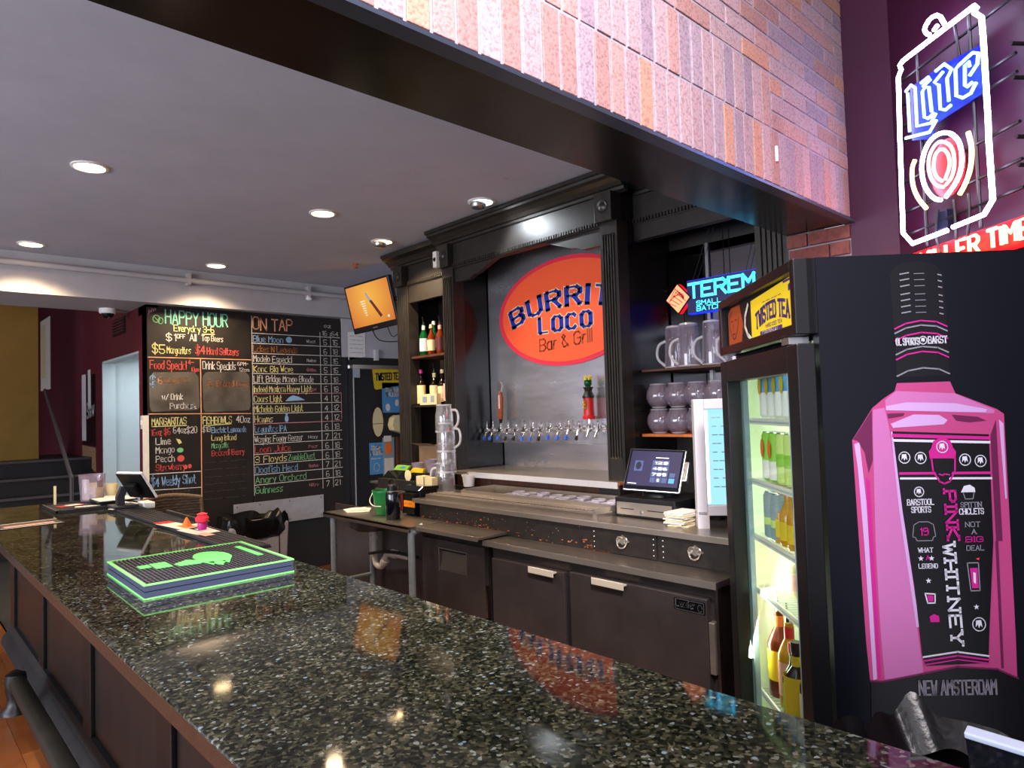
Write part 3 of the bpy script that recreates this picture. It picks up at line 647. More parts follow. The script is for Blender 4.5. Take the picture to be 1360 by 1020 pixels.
# ------------------------------------------------------------------ front bar
t=thing('bar_counter','long bar counter with speckled dark granite top and black panelled front','bar',(.78,2,0))
M().bx(.365,1.025,-1.2,4.72,1.036,1.07).bx(.365,1.13,4.30,4.95,1.029,1.069).build('granite_top','granite',t,smooth=False,bev=.004)
M().bx(.3635,.3655,-1.2,4.72,1.037,1.066).build('edge_strip','granite_edge',t,smooth=False)  # brown strip carries the floor's reflection on the granite edge in its colour
M().bx(.56,.98,-1.2,4.65,0,1.03).build('body','bar_panel',t,smooth=False)
for y in (-.85,.15,1.0,1.95,2.85,3.78,4.68):
    M().bx(.545,.56,y-.062,y+.062,.43,.995).build('pilaster','bar_black',t,smooth=False,bev=.003)  # black widened to take in the shadow beside each pilaster
M().bx(.548,.56,-1.2,4.72,.93,.995).build('rail','bar_black',t,smooth=False)
M().prism([(.50,HF),(.56,HF),(.56,.45),(.545,.45),(.535,.41),(.51,.38)],-1.2,4.74,Fr((0,0,0),(1,0,0),(0,0,1),(0,1,0))).build('skirt','bar_skirt',t,smooth=False)
t=thing('foot_rail','thick dark metal foot rail along the base of the bar','foot rail',(.40,2,HF))
M().tube([(.43,-1.2,.475),(.43,3.62,.475)],.032,14).build('rail','rail_metal',t)
for y in (0.0,1.8,3.55):
    M().lathe([(.055,HF),(.052,HF+.012),(.034,HF+.03),(.03,HF+.06),(.036,HF+.09),(.04,HF+.13),(.036,HF+.158),(.02,HF+.165)],(.425,y,0),18).build('post','black',t)

def mesh_mat(mb,x0,x1,y0,y1,z,nx,ny,hh=.006,w=.3):
    dx=(x1-x0)/nx; dy=(y1-y0)/ny
    for i in range(nx+1): a=x0+i*dx; mb.bx(a-dx*w/2,a+dx*w/2,y0,y1,z,z+hh)
    for j in range(ny+1): a=y0+j*dy; mb.bx(x0,x1,a-dy*w/2,a+dy*w/2,z,z+hh)
    return mb
t=thing('bar_mat','long black rubber drip mat along the server edge of the bar','bar mat',(.98,3.4,1.07))
M().bx(.93,1.06,2.45,4.28,1.071,1.076).build('sheet','rubber',t,smooth=False)
mesh_mat(M(),.935,1.055,2.455,4.275,1.076,6,90,.007).build('ribs','rubber_grey',t,smooth=False,stuff=True)
t=thing('bar_mat','square dark drip mat at the far end of the bar under the plastic jug','bar mat',(.9,4.5,1.07))
M().bx(.69,1.12,4.30,4.72,1.071,1.076).bx(.69,.70,4.30,4.72,1.076,1.088).bx(.69,1.12,4.30,4.31,1.076,1.088).bx(.69,1.12,4.71,4.72,1.076,1.088).build('tray','rubber',t,smooth=False)
mesh_mat(M(),.70,1.11,4.31,4.71,1.076,26,26,.007).build('ribs','rubber_grey',t,smooth=False,stuff=True)
# the green service mats: two stacked
def EMB(F):
    g=M(); z0,z1=.0205,.0222
    g.prism(ell(.045,.02,.052,.095,26),z0,z1,F)
    for q in ((.035,-.085,.03,.05),(.06,-.06,.028,.055),(.015,-.06,.022,.05)): g.prism([(q[0]-q[2],q[1]+.03),(q[0]-q[2]*.3,q[1]-q[3]),(q[0]+q[2],q[1]+.03)],z0,z1-.0002,F)
    g.prism([(-.03,.03),(-.075,-.005),(-.07,-.045),(-.01,-.055),(.01,-.02)],z0,z1-.0001,F)
    g.bx(.152,.170,-.08,.125,z0,z1,F)
    g.bx(-.165,-.135,.005,.05,z0,z1,F).bx(-.130,-.085,-.03,.055,z0,z1,F)
    return g
def gmat(z,label,design):
    t=thing('service_mat',label,'bar mat',(.735,2.235,z),-.02,'green edged service mats stacked on the bar')
    F=Fr((.735,2.235,z),(.9998,-.02,0),(.02,.9998,0),(0,0,1))
    # u: across the bar, v: along the bar
    a,b=.205,.215
    M().bx(-a,a,-b,b,0,.012,F).bx(-a-.003,a+.003,-b-.003,b+.003,.002 if design else .004,.0165 if design else .019,F).build('base','rubber_blue',t,smooth=False)
    e=M()
    for q in ((-a-.005,-a+.003,-b-.005,b+.005),(a-.003,a+.005,-b-.005,b+.005),(-a,a,-b-.005,-b+.003),(-a,a,b-.003,b+.005)): e.bx(*q,(.0165 if design else 0),(.0205 if design else .004),F)
    e.build('edge','lime_edge',t,smooth=False)
    if design:
        r=M(); n=34
        for i in range(n):
            u=-a+.014+i*(2*a-.028)/(n-1); r.bx(u-.0022,u+.0022,-b+.01,b-.01,.0165,.0205,F)
        for i in range(12): v=-b+.03+i*(2*b-.06)/11; r.bx(-a+.01,a-.01,v-.0016,v+.0016,.0165,.0195,F)
        r.build('ribs','rubber_grey',t,smooth=False,stuff=True)
        g=EMB(F)
        g.build('emblem','lime_rubber',t,smooth=False)
    return t
gmat(1.0705,'lower of two stacked green-edged service mats on the bar',False)
gmat(1.0905,'upper green-edged service mat with a green hop emblem, on the bar',True)
def card(name,label,cat,F,w,h,m,extra=()):
    t=thing(name,label,cat,tuple(F.o)); M().bx(-w/2,w/2,-h/2,h/2,0,.0015,F).build('sheet',m,t,smooth=False)
    for x0,x1,y0,y1,mm in extra: M().bx(x0,x1,y0,y1,.0015,.0022,F).build('print',mm,t,smooth=False)
    return t
def flatF(x,y,z,a): return Fr((x,y,z),(math.cos(a),math.sin(a),0),(-math.sin(a),math.cos(a),0),(0,0,1))
card('menu_sheet','laminated menu sheet lying near the outer edge of the bar','menu',flatF(.53,4.0,1.071,.05),.26,.20,'dark_print',[(-.12,.12,.08,.09,'paper'),(-.11,.09,.0,.05,'brown_wood'),(-.12,.12,-.09,-.08,'paper'),(-.1,.1,-.05,-.01,'salmon')])
card('drink_card','red and cream card on the corner of the far mat','card',flatF(.80,4.55,1.084,.3),.13,.07,'red',[(-.02,.05,-.03,.03,'paper')])
card('receipt','cream receipt at the near corner of the far mat','receipt',flatF(.86,4.42,1.084,-.2),.12,.045,'paper')
card('drink_card','white card with red end on the long mat by the tablet','card',flatF(.955,4.14,1.084,.2),.10,.05,'paper',[(.0,.05,-.02,.02,'red')])
card('receipt','white paper slip on the long mat beside the wooden board','receipt',flatF(.965,3.22,1.0845,.1),.075,.26,'paper',[(-.035,.035,.10,.17,'red')])
card('receipt','white and red slip on the long mat nearest the green mats','receipt',flatF(.955,2.98,1.0845,.1),.045,.20,'paper',[(-.02,.02,-.16,-.07,'salmon')])
card('paper_slip','white slip under the pink rose on the long mat','receipt',flatF(1.01,2.97,1.0845,0),.05,.16,'paper')
b=M().bx(1.062,1.075,3.12,3.72,1.07,1.100).build('wooden_board','worn_wood',smooth=False,bev=.003); tag(b,'low brown board standing along the mat in front of the wicker chair','board')
t=thing('orange_cone','small orange paper cone on the long bar mat','cone',(.985,3.15,1.085)); M().lathe([(.022,1.085),(.016,1.10),(.004,1.125)],(.985,3.15,0),10).build('cone','orange',t); M().bx(.96,1.02,3.10,3.2,1.084,1.087).build('base','orange',t,smooth=False)
t=thing('napkin_cup','pink rose-shaped bottle topper standing on the long bar mat','ornament',(1.0,3.0,1.085))
M().lathe([(.016,1.085),(.02,1.10),(.018,1.115)],(1.0,3.0,0),12).build('stem','magenta',t)
M().lathe([(.012,1.113),(.026,1.122),(.028,1.135),(.018,1.146),(.022,1.152),(.006,1.158)],(1.0,3.0,0),9).build('bloom','red_rim',t)
card('white_puck','white paper puck behind the pink rose','coaster',flatF(1.03,3.14,1.086,.1),.04,.09,'paper')
# plastic jug with papers
t=thing('plastic_jug','clear plastic jug holding straws and folded papers at the far end of the bar','jug',(.93,4.66,1.085))
M().lathe([(.055,1.086),(.06,1.09),(.07,1.235),(.072,1.245),(.069,1.245),(.066,1.235),(.057,1.094),(0,1.094)],(.93,4.66,0),24,cap=False).build('body','plastic_clear',t)
for k,(dx,dy,h,a) in enumerate(((.0,.0,.10,.3),(-.03,.02,.12,-.2),(.03,-.01,.07,.5),(-.01,-.03,.08,0))):
    F=Fr((.93+dx,4.66+dy,1.095),(math.cos(-.8+a),math.sin(-.8+a),0),(0,0,1),(math.sin(.8),-.7,0)); M().bx(-.025,.025,0,h,0,.001,F).build('paper','paper' if k%2 else 'label_cream',t,smooth=False)
t=thing('paper_cup','small cream cup beside the plastic jug','cup',(1.02,4.68,1.085)); M().lathe([(.028,1.085),(.034,1.18),(.031,1.18),(.026,1.09)],(1.03,4.66,0),16).build('cup','label_cream',t)
t=thing('napkin_post','slim cream post standing at the corner of the far mat','post',(.75,4.72,1.07)); M().bx(.744,.756,4.69,4.70,1.07,1.19).bx(.72,.78,4.66,4.73,1.069,1.075).build('post','label_cream',t,smooth=False)
m=thing('clipboard','dark clipboard with papers lying beside the tablet stand','clipboard',(1.05,4.5,1.09)); M().bx(.90,1.10,4.36,4.60,1.098,1.106).build('board','black',m,smooth=False,bev=.002); M().bx(.91,1.09,4.37,4.58,1.106,1.109).build('sheet','paper',m,smooth=False); M().bx(.97,1.03,4.56,4.6,1.108,1.118).build('clip','chrome',m,smooth=False)
# order tablet seen from behind
t=thing('order_tablet','order tablet on a black stand at the far bar end, seen from behind','tablet',(1.05,4.25,1.07))
TF=Fr((1.02,4.08,1.205),Vector((-.35,.93,0)),Vector((-.50,-.22,.84)),Vector((-.80,-.28,-.55)))
M().bx(-.105,.105,-.085,.085,-.012,.0,TF).build('casing','white_gloss',t,smooth=False,bev=.003)
M().bx(-.10,.10,-.08,.08,0,.010,TF).build('back','black',t,smooth=False,bev=.004)
M().bx(-.045,.045,-.04,.03,.010,.04,TF).build('mount','black',t,smooth=False,bev=.008)
M().prism([(.95,1.085),(.985,1.085),(.985,1.14),(1.0,1.19),(.97,1.2),(.945,1.14)],-4.20,-4.16,Fr((0,0,0),(1,0,0),(0,0,1),(0,-1,0))).bx(.92,1.04,4.10,4.26,1.085,1.098).build('stand','rubber_grey',t,smooth=False,bev=.002)
t=thing('card_reader','small white card reader behind the tablet','reader',(1.08,4.2,1.09)); M().bx(1.06,1.12,4.10,4.22,1.07,1.105).build('body','white_gloss',t,smooth=False,bev=.006); M().tube([(1.07,4.20,1.09),(1.0,4.32,1.10),(.97,4.26,1.13)],.005,6,smooth=2).build('cable','white',t)
# wicker chair
t=thing('wicker_chair','dark woven wicker chair standing in front of the chalkboards','chair',(1.62,5.6,0))
def arc(z,x0=1.40,x1=1.86,y=5.6,bow=.07,n=12): return [(x0+(x1-x0)*i/(n-1),y+bow*math.sin(PI*i/(n-1)),z+.03*math.sin(PI*i/(n-1))) for i in range(n)]
M().tube(arc(.94),.016,8).tube([(1.40,5.6,.94),(1.40,5.58,.62),(1.41,5.3,.60),(1.41,5.12,.42)],.015,8,smooth=1).tube([(1.86,5.6,.94),(1.87,5.58,.62),(1.87,5.3,.62),(1.87,5.14,.42)],.015,8,smooth=1).build('frame_tube','wicker_rim',t)
mb=M()
for k in range(24):
    z=.44+k*.0215; mb.tube([(x,y+(.006 if (i+k)%2 else -.006),z) for i,(x,y,_) in enumerate(arc(z,1.41,1.855,n=14))],.0105,6)
for i in range(14):
    x,y,_=arc(0,1.41,1.855,n=14)[i]; mb.tube([(x,y,.42),(x,y,.95)],.005,5)
mb.build('woven_back','wicker',t)
M().bx(1.41,1.86,5.14,5.6,.40,.44).build('seat','wicker',t,smooth=False,bev=.01)
for x in (1.43,1.84):
    for y in (5.17,5.58): M().cyl((x,y,0),(x,y,.42),.017,8).build('leg','wicker_rim',t)
# waste bin against the chalkboard wall
t=thing('waste_bin','grey waste bin with a black liner bag in front of the chalkboards','bin',(2.5,6.15,0))
M().prism([(2.25,.0),(2.72,.0),(2.76,.60),(2.22,.60)],-6.32,-5.98,Fr((0,0,0),(1,0,0),(0,0,1),(0,-1,0))).build('bin_body','grey_plastic',t,smooth=False,bev=.02)
M().strip([(2.34,.12),(2.34,.48),(2.66,.48),(2.66,.12)],.012,Fr((0,5.978,0),(1,0,0),(0,0,1),(0,-1,0))).build('moulded_line','steel_dark',t,smooth=False)
rr=random.Random(5)
def bagmesh(mb,cx,cy,rx,ry,z0,z1,n=96,rows=9,flare=.03,jit=.004,fold=.035):
    vs=[];fs=[]; ph=[rr.uniform(0,6) for _ in range(6)]
    for j in range(rows):
        f=j/(rows-1)
        for i in range(n):
            a=2*PI*i/n; w=math.sin(a*9+ph[0]+f*2)*.5+math.sin(a*17+ph[1]-f*3)*.3+math.sin(a*31+ph[2]+f*5)*.2
            k=1+flare*math.sin(f*PI)+fold*w*(1-f*.5)+rr.uniform(-jit,jit); c=math.copysign(abs(math.cos(a))**.6,math.cos(a)); s=math.copysign(abs(math.sin(a))**.6,math.sin(a))
            vs.append((cx+rx*k*c,cy+ry*k*s,z0+(z1-z0)*f+(.02*math.sin(a*5+ph[3])+.012*math.sin(a*11+ph[4]) if j in (0,rows-1) else 0)))
    m=len(vs)
    for i in range(n):
        a=2*PI*i/n; vs.append((cx+rx*.8*math.cos(a),cy+ry*.8*math.sin(a),z1-.06+.01*math.sin(a*7)))
    for j in range(rows):
        for i in range(n): k=(i+1)%n; fs.append((j*n+i,j*n+k,(j+1)*n+k,(j+1)*n+i))
    return mb.add(vs,fs)
bagmesh(M(),2.49,6.15,.29,.19,.50,.665).build('liner_bag','bag',t,angle=60)
# second bin beside the fridge
t=thing('waste_bin','black bin with a crumpled liner bag between the bar and the drinks fridge','bin',(1.42,.33,0))
M().lathe([(.13,0),(.17,.74)],(1.40,.38,0),24).build('bin_body','black',t)
bagmesh(M(),1.40,.38,.19,.17,.64,.905,rows=9,flare=.06,fold=.045).build('liner_bag','bag',t,angle=60)
t=thing('flat_display','white-rimmed dark panel leaning at the near right corner of the bar','display',(1.02,.2,1.07))
LF=Fr((.93,.235,1.158),Vector((-.03,-1,-.02)),Vector((-.28,0,.96)),Vector((-.96,.03,-.28)))
M().bx(0,.26,-.008,.0,-.012,.004,LF).build('rim','rim_grey',t,smooth=False,bev=.002)
M().bx(.0,.26,-.12,-.008,-.010,.0,LF).build('panel','black_gloss',t,smooth=False)

# ------------------------------------------------------------------ back bar cabinet
YF=lambda X: Fr((X,0,0),(0,-1,0),(0,0,1),(-1,0,0))      # frame on a plane x=X seen from the bar: u=-y, v=z, n toward the bar
bb=thing('back_bar','tall black back bar with fluted columns, arched centre and crown moulding','back bar',(3.3,3.2,1.0))
def column(par,X,y0,y1,z0,z1,name='column'):
    w=y1-y0; mb=M().bx(X,X+.10,y0,y1,z0,z1)
    n=5; fw=(w-.03)/n
    for i in range(n):
        ya=y0+.015+i*fw; mb.prism([(-ya-fw*.82,0),(-ya-fw*.18,0),(-ya-fw*.3,.010),(-ya-fw*.7,.010)],z0+.14,z1-.09,Fr((X,0,0),(0,1,0),(-1,0,0),(0,0,1)) if 0 else Fr((X,0,0),(0,-1,0),(-1,0,0),(0,0,1)))
    return mb.build(name,'black_wood',par,smooth=False)
def fixcol(par,X,y0,y1,z0,z1):
    mb=M().bx(X,X+.10,y0,y1,z0,z1); n=5; fw=(y1-y0-.03)/n
    for i in range(n):
        a=y0+.015+i*fw+fw*.15; b_=a+fw*.7
        mb.add([(X,a,z0+.13),(X,b_,z0+.13),(X-.010,b_-fw*.15,z0+.145),(X-.010,a+fw*.15,z0+.145),(X,a,z1-.07),(X,b_,z1-.07),(X-.010,b_-fw*.15,z1-.085),(X-.010,a+fw*.15,z1-.085)],[(0,1,2,3),(4,5,6,7),(0,3,7,4),(1,2,6,5),(3,2,6,7)])
    c=mb.build('column','black_wood',par,smooth=False)
    return c
c1=fixcol(bb,3.08,3.88,4.01,1.12,2.62); c2=fixcol(bb,3.08,2.365,2.49,1.12,2.62); c0=fixcol(bb,3.24,4.69,4.86,1.0,2.62); c3=fixcol(bb,3.20,1.44,1.60,1.0,2.62)
for y0,y1 in ((3.87,4.02),(2.35,2.50)):
    M().bx(3.0,3.2,y0,y1,1.0,1.115).build('plinth','worn_wood',bb,smooth=False,bev=.002); M().bx(2.995,3.2,y0-.004,y1+.004,1.112,1.122).build('plinth_cap','rust_scuff',bb,smooth=False)
# rosette blocks
def rosette(X,y,z,s=.062):
    b=M().bx(X-.035,X+.06,y-s,y+s,z-s*1.35,z+s*1.35).build('rosette_block','black_wood',bb,smooth=False,bev=.003)
    M().lathe([(.040,0),(.038,.006),(.030,.004),(.026,.002),(.018,.006),(.010,.010),(0,.011)],seg=20,F=Fr((X-.035,y,z),(0,-1,0),(0,0,1),(-1,0,0)),cap=False).build('rosette','black_wood',b)
rosette(3.07,3.945,2.70); rosette(3.07,2.43,2.70); rosette(3.23,4.78,2.70)
# friezes, arch, dentils, crown
def arch_poly():
    pts=[(-3.88,2.66),(-3.88,2.50),(-3.72,2.50),(-3.66,2.525)]
    for i in range(13): f=i/12; pts.append((-(3.62-.87*f),2.53+.105*math.sin(PI*f)))
    return pts+[(-2.70,2.525),(-2.64,2.50),(-2.49,2.50),(-2.49,2.66)]
M().prism(arch_poly(),-.04,0,YF(3.10)).build('arch_board','black_wood_flat',bb,smooth=False)
for q in ((3.09,3.14,2.49,3.88,2.60,2.87),(3.25,3.30,4.01,4.69,2.47,2.87),(3.25,3.30,1.60,2.37,2.52,2.87)): M().bx(*q).build('frieze','black_wood_flat',bb,smooth=False)
def dentil(X,y0,y1,z):
    mb=M().bx(X-.012,X+.01,y0,y1,z+.012,z+.022).bx(X-.006,X+.01,y0,y1,z-.018,z+.0); n=int((y1-y0)/.021)
    for i in range(n): y=y0+(i+.5)*(y1-y0)/n; mb.bx(X-.020,X+.01,y-.0065,y+.0065,z-.010,z+.012)
    mb.build('rope_moulding','black_wood',bb,smooth=False,stuff=True)
dentil(3.09,2.49,3.88,2.62); dentil(3.25,4.01,4.69,2.63); dentil(3.25,1.60,2.37,2.63)
def crown(X,y0,y1,ret=None):
    pr=[(.02,2.775),(-.015,2.785),(-.02,2.80),(-.035,2.805),(-.05,2.825),(-.075,2.845),(-.10,2.855),(-.105,2.87),(-.12,2.872),(-.12,2.895),(.02,2.895)]
    M().prism([(X+a,z) for a,z in pr],-y1,-y0,Fr((0,0,0),(1,0,0),(0,0,1),(0,-1,0))).build('crown_moulding','black_wood',bb,smooth=False)
crown(3.09,2.30,4.07); crown(3.25,4.03,4.93); crown(3.25,1.44,2.34)
# alcove sides, partitions, backs
M().bx(3.10,3.62,3.90,4.0,1.0,2.88).build('partition','panel_gloss',bb,smooth=False)
for q in ((3.10,3.62,2.37,2.47),(3.27,3.62,4.76,4.86),(3.25,3.62,1.44,1.54)): M().bx(*q,1.0,2.88).build('partition','panel_gloss',bb,smooth=False)
M().bx(3.61,3.66,1.44,4.86,1.0,2.88).bx(3.1,3.62,1.44,4.86,2.84,2.88).bx(3.55,3.6,2.47,3.9,2.45,2.88).build('back_panel','black_wood_flat',bb,smooth=False)
M().bx(3.585,3.60,1.54,2.36,1.62,2.50).build('mirror_panel','mirror',bb,smooth=False,label='dark mirror at the back of the right bay')
M().bx(3.57,3.59,2.08,2.10,1.0,2.5).build('divider_strip','silver',bb,smooth=False)
M().bx(3.26,3.60,4.01,4.69,2.0,2.018).build('shelf','brown_wood',bb,smooth=False); M().bx(3.27,3.60,4.01,4.69,1.595,1.61).build('shelf','worn_wood',bb,smooth=False)
M().cyl((3.45,4.35,2.02),(3.45,4.35,2.46),.006,8).build('rod','steel',bb)
M().bx(3.26,3.58,1.54,2.36,1.745,1.757).build('shelf','brown_wood',bb,smooth=False); M().bx(3.24,3.58,1.54,2.36,1.37,1.385).build('shelf','orange_wood',bb,smooth=False)
# tap wall
tw=thing('tap_wall','stainless steel draught wall with a row of beer taps','tap wall',(3.43,3.2,1.3))
M().bx(3.43,3.45,2.48,3.89,1.31,2.88).build('upper_sheet','steel_panel',tw,smooth=False)
M().bx(3.43,3.55,2.48,3.89,1.305,1.312).build('lower_return','steel_panel',tw,smooth=False)
M().bx(3.55,3.565,2.48,3.89,1.10,1.31).build('lower_sheet','steel_panel',tw,smooth=False)
M().bx(3.0,3.56,2.36,3.88,1.105,1.125).build('drip_ledge','steel_warm',tw,smooth=False)
M().bx(2.992,3.0,2.36,3.66,1.092,1.128).build('ledge_lip','light_grey',tw,smooth=False)
M().bx(3.06,3.10,2.49,3.88,1.0,1.095).build('under_board','brown_wood',tw,smooth=False)
ys=[3.887,3.802,3.715,3.632,3.546,3.456,3.376,3.293,3.207,3.118,3.037,2.946,2.858,2.79]
for i,y in enumerate(ys):
    z=1.41 if i>7 else 1.40
    if y>3.87: y=3.87
    tp=M(); X=3.43
    tp.cyl((X,y,z),(X-.012,y,z),.021,14); tp.cyl((X-.01,y,z),(X-.06,y,z),.010,10); tp.cyl((X-.045,y,z),(X-.085,y,z),.014,12); tp.lathe([(.011,-.018),(.014,-.006),(.014,.012),(.008,.022),(.006,.035),(.006,.065 if i<6 else .05),(.002,.07 if i<6 else .055)],(X-.07,y,z),10); tp.cyl((X-.075,y,z-.005),(X-.10,y,z-.05),.008,10,r2=.007)
    o=tp.build('beer_tap','chrome',tw)
    if i not in (12,13): M().cyl((X-.099,y,z-.045),(X-.107,y,z-.072),.011,10,r2=.013).build('spout_cap','black' if i in (3,4,7,11) else 'blue',o)
M().cyl((3.40,3.885,1.395),(3.40,2.49,1.405),.006,8).build('line_pipe','chrome',tw)
# oval sign
og=thing('oval_sign','large orange oval bar sign with a red rim and blue lettering','sign',(3.42,3.0,2.2))
SF=YF(3.425); cx,cy,rx,ry=-3.10,2.215,.66,.375
M().prism(ell(cx,cy,rx,ry,64),-.004,.004,SF).build('rim','red_rim',og,smooth=False)
M().prism(ell(cx+.005,cy,rx-.035,ry-.028,64),.004,.006,SF).build('face','coral',og,smooth=False)
def arcF(txt,h,sw,R,cxx,zc,span,mb,d,serif=.5):
    for P in layout(txt,0,0,h,w=span,gap=2.2,serif=serif):
        q=[]
        for X,Y in P:
            a=(X-span/2)/R; q.append((cxx+(R+Y)*math.sin(a),zc+(R+Y)*math.cos(a)))
        for i in range(len(q)-1): pass
        if cc_: mb.strip(q,sw+.010,SF,d,con=.55)
        else: mb.strip(q,sw,SF,d,con=.30)
for col,sw,d,cc_ in (('logo_cream',.044,.0070,1),('logo_blue',.044,.0080,0)):
    mb=M(); arcF('BURRITO',.115,sw,1.5,cx+.03,.752,1.08,mb,d,.55); 
    for P in layout('LOCO',cx-.235,2.085,.10,w=.47,gap=2.6,serif=.5):
        if cc_: mb.strip(P,sw*.85+.010,SF,d,con=.5)
        else: mb.strip(P,sw*.85,SF,d,con=.32)
    mb.build('lettering',col,og,smooth=False)
for col,sw,d in (('logo_brown',.011,.0075),):
    mb=M(); write(mb,SF,'Bar & Grill',cx-.24,1.955,.082,sw,w=.48,d=d,rise=.06); mb.build('script_lettering',col,og,smooth=False)
# tap handles
t=thing('tap_handle','wooden knife-shaped tap handle, the left of two handles on the taps','tap handle',(3.36,3.715,1.46))
M().cyl((3.36,3.715,1.455),(3.36,3.71,1.485),.010,10,r2=.014).build('ferrule','black',t)
M().prism([(-3.733,1.48),(-3.697,1.48),(-3.685,1.64),(-3.70,1.69),(-3.72,1.69),(-3.735,1.60)],-.012,.012,YF(3.36)).build('grip','tap_wood',t,smooth=False,bev=.004)
M().prism([(-3.728,1.68),(-3.69,1.68),(-3.675,1.73),(-3.70,1.765),(-3.73,1.74)],-.008,.008,YF(3.36)).build('blade','silver',t,smooth=False,bev=.003)
M().bx(-3.717,-3.705,1.56,1.66,.012,.013,YF(3.36)).build('stripe','print_white',t,smooth=False)
t=thing('tap_handle','red tap handle topped by a dark crowned figure, the right of two handles','tap handle',(3.36,2.858,1.46))
M().cyl((3.36,2.858,1.45),(3.36,2.858,1.475),.008,8).build('ferrule','chrome',t)
M().lathe([(.042,1.472),(.044,1.49),(.036,1.497),(.034,1.60),(.036,1.612)],(3.36,2.858,0),22).build('grip','red',t)
M().lathe([(.040,1.61),(.041,1.622),(.034,1.63),(.024,1.655),(.03,1.672),(.036,1.68),(.016,1.683)],(3.36,2.858,0),18).build('collar','black',t)
M().lathe([(.012,1.68),(.024,1.695),(.026,1.715),(.018,1.735),(.0,1.74)],(3.36,2.858,0),14,cap=False).build('figure_head','green_bottle',t)
mb=M()
for k in range(6): a=k*PI/3; mb.cyl((3.36+.018*math.cos(a),2.858+.018*math.sin(a),1.728),(3.36+.026*math.cos(a),2.858+.026*math.sin(a),1.758),.008,6,r2=.002)
mb.build('crown','yellow',t)
mb=M(); write(mb,YF(3.3235),'3',-2.872,1.545,.045,.009,w=.024,d=.001); mb.build('lettering','yellow',t,smooth=False)

# ------------------------------------------------------------------ back counter
t=thing('back_counter','black back counter with a worn wooden front and stainless top','counter',(2.9,2.5,0))
M().bx(2.49,2.69,1.3,3.60,.985,1.005).bx(2.96,3.62,1.3,4.9,.985,1.0).bx(2.69,2.97,3.37,4.38,.985,1.003).bx(2.60,2.97,1.3,2.14,.985,1.004).build('steel_top','steel_top',t,smooth=False)
M().bx(2.485,2.497,1.3,3.61,.980,1.006).build('steel_edge','steel_warm',t,smooth=False,bev=.002)
M().bx(2.51,2.53,1.3,3.56,.858,.985).build('apron','worn_wood',t,smooth=False)
M().bx(2.66,3.55,1.3,4.86,0,.79).bx(2.98,3.0,1.3,4.86,.79,.98).bx(2.53,2.98,3.53,3.56,.87,.98).bx(2.53,2.66,1.3,3.53,.865,.868).build('carcass','black_wood_flat',t,smooth=False)
mb=M(); r5=random.Random(9)
for _ in range(150):
    y=r5.choice([r5.uniform(2.85,3.55),r5.uniform(2.0,2.2),r5.uniform(1.4,3.7)]); z=.862+abs(r5.gauss(0,.022)); w=r5.uniform(.002,.02); mb.bx(2.5092,2.51,y,y+w,z,z+r5.uniform(.001,.007))
mb.build('scuffs','rust_scuff',t,smooth=False,stuff=True)
mb=M()
for _ in range(70): y=r5.uniform(1.35,3.7); z=r5.uniform(.87,.975); s=r5.uniform(.001,.003); mb.bx(2.5092,2.51,y,y+s,z,z+s)
mb.build('specks','paper',t,smooth=False,stuff=True)
for y0,y1 in ((1.77,2.14),(1.38,1.75)):
    dr=M().bx(2.503,2.512,y0,y1,.868,.975).build('drawer','worn_wood',t,smooth=False,bev=.002)
    yc=(y0+y1)/2+(0 if y0>1.5 else .01); F=YF(2.503); h=M()
    for sx in (-1,1): h.tube([F(-yc+sx*.004,.945,.004),F(-yc+sx*.02,.95,.006),F(-yc+sx*.032,.935,.006),F(-yc+sx*.024,.918,.006),F(-yc+sx*.01,.925,.006),F(-yc+sx*.014,.936,.005)],.003,6,smooth=2)
    h.tube([F(-yc-.03,.93,.006),F(-yc-.02,.905,.014),F(-yc,.898,.016),F(-yc+.02,.905,.014),F(-yc+.03,.93,.006)],.0032,6,smooth=2)
    h.prism([(-yc-.04,.93),(-yc,.958),(-yc+.04,.93),(-yc,.912)],0,.002,F); h.build('handle','steel_warm',dr)
    for yy in (y0+.015,y1-.015):
        q=M()
        for k in range(4): q.lathe([(.003,0),(.002,.0015)],seg=6,F=Fr((2.503,yy,.885+k*.024),(0,-1,0),(0,0,1),(-1,0,0)))
        q.build('rivets','paper',dr)
# ice well with drain board
t=thing('ice_well','stainless ice well and ribbed drain board set in the back counter','ice well',(2.75,2.75,1.0))
M().bx(2.545,2.70,2.14,3.55,1.003,1.03).build('drain_board','steel_top',t,smooth=False,bev=.002)
mb=M()
for k in range(5): x=2.565+k*.028; mb.bx(x,x+.010,2.17,3.53,1.03,1.036)
mb.build('ridges','steel_warm',t,smooth=False,bev=.002)  # lighter steel puts the warm highlights into the ridges' colour
mb=M()
for k in range(52): y=2.2+k*.025; mb.bx(2.572,2.586,y,y+.012,1.0305,1.0375)
mb.build('slots','steel_dark',t,smooth=False,stuff=True)
M().bx(2.685,2.70,2.16,3.36,.80,1.055).bx(2.955,2.965,2.16,3.36,.80,1.06).bx(2.70,2.96,3.345,3.36,.80,1.06).bx(2.54,2.96,2.145,2.16,.80,1.055).bx(2.70,2.96,2.16,3.36,.80,.81).build('basin','steel_warm',t,smooth=False)
M().bx(2.96,3.0,2.16,3.9,1.0,1.03).build('back_rim','black',t,smooth=False)
cup=None; i=0
cl=['upturned clear plastic cup in the ice well']
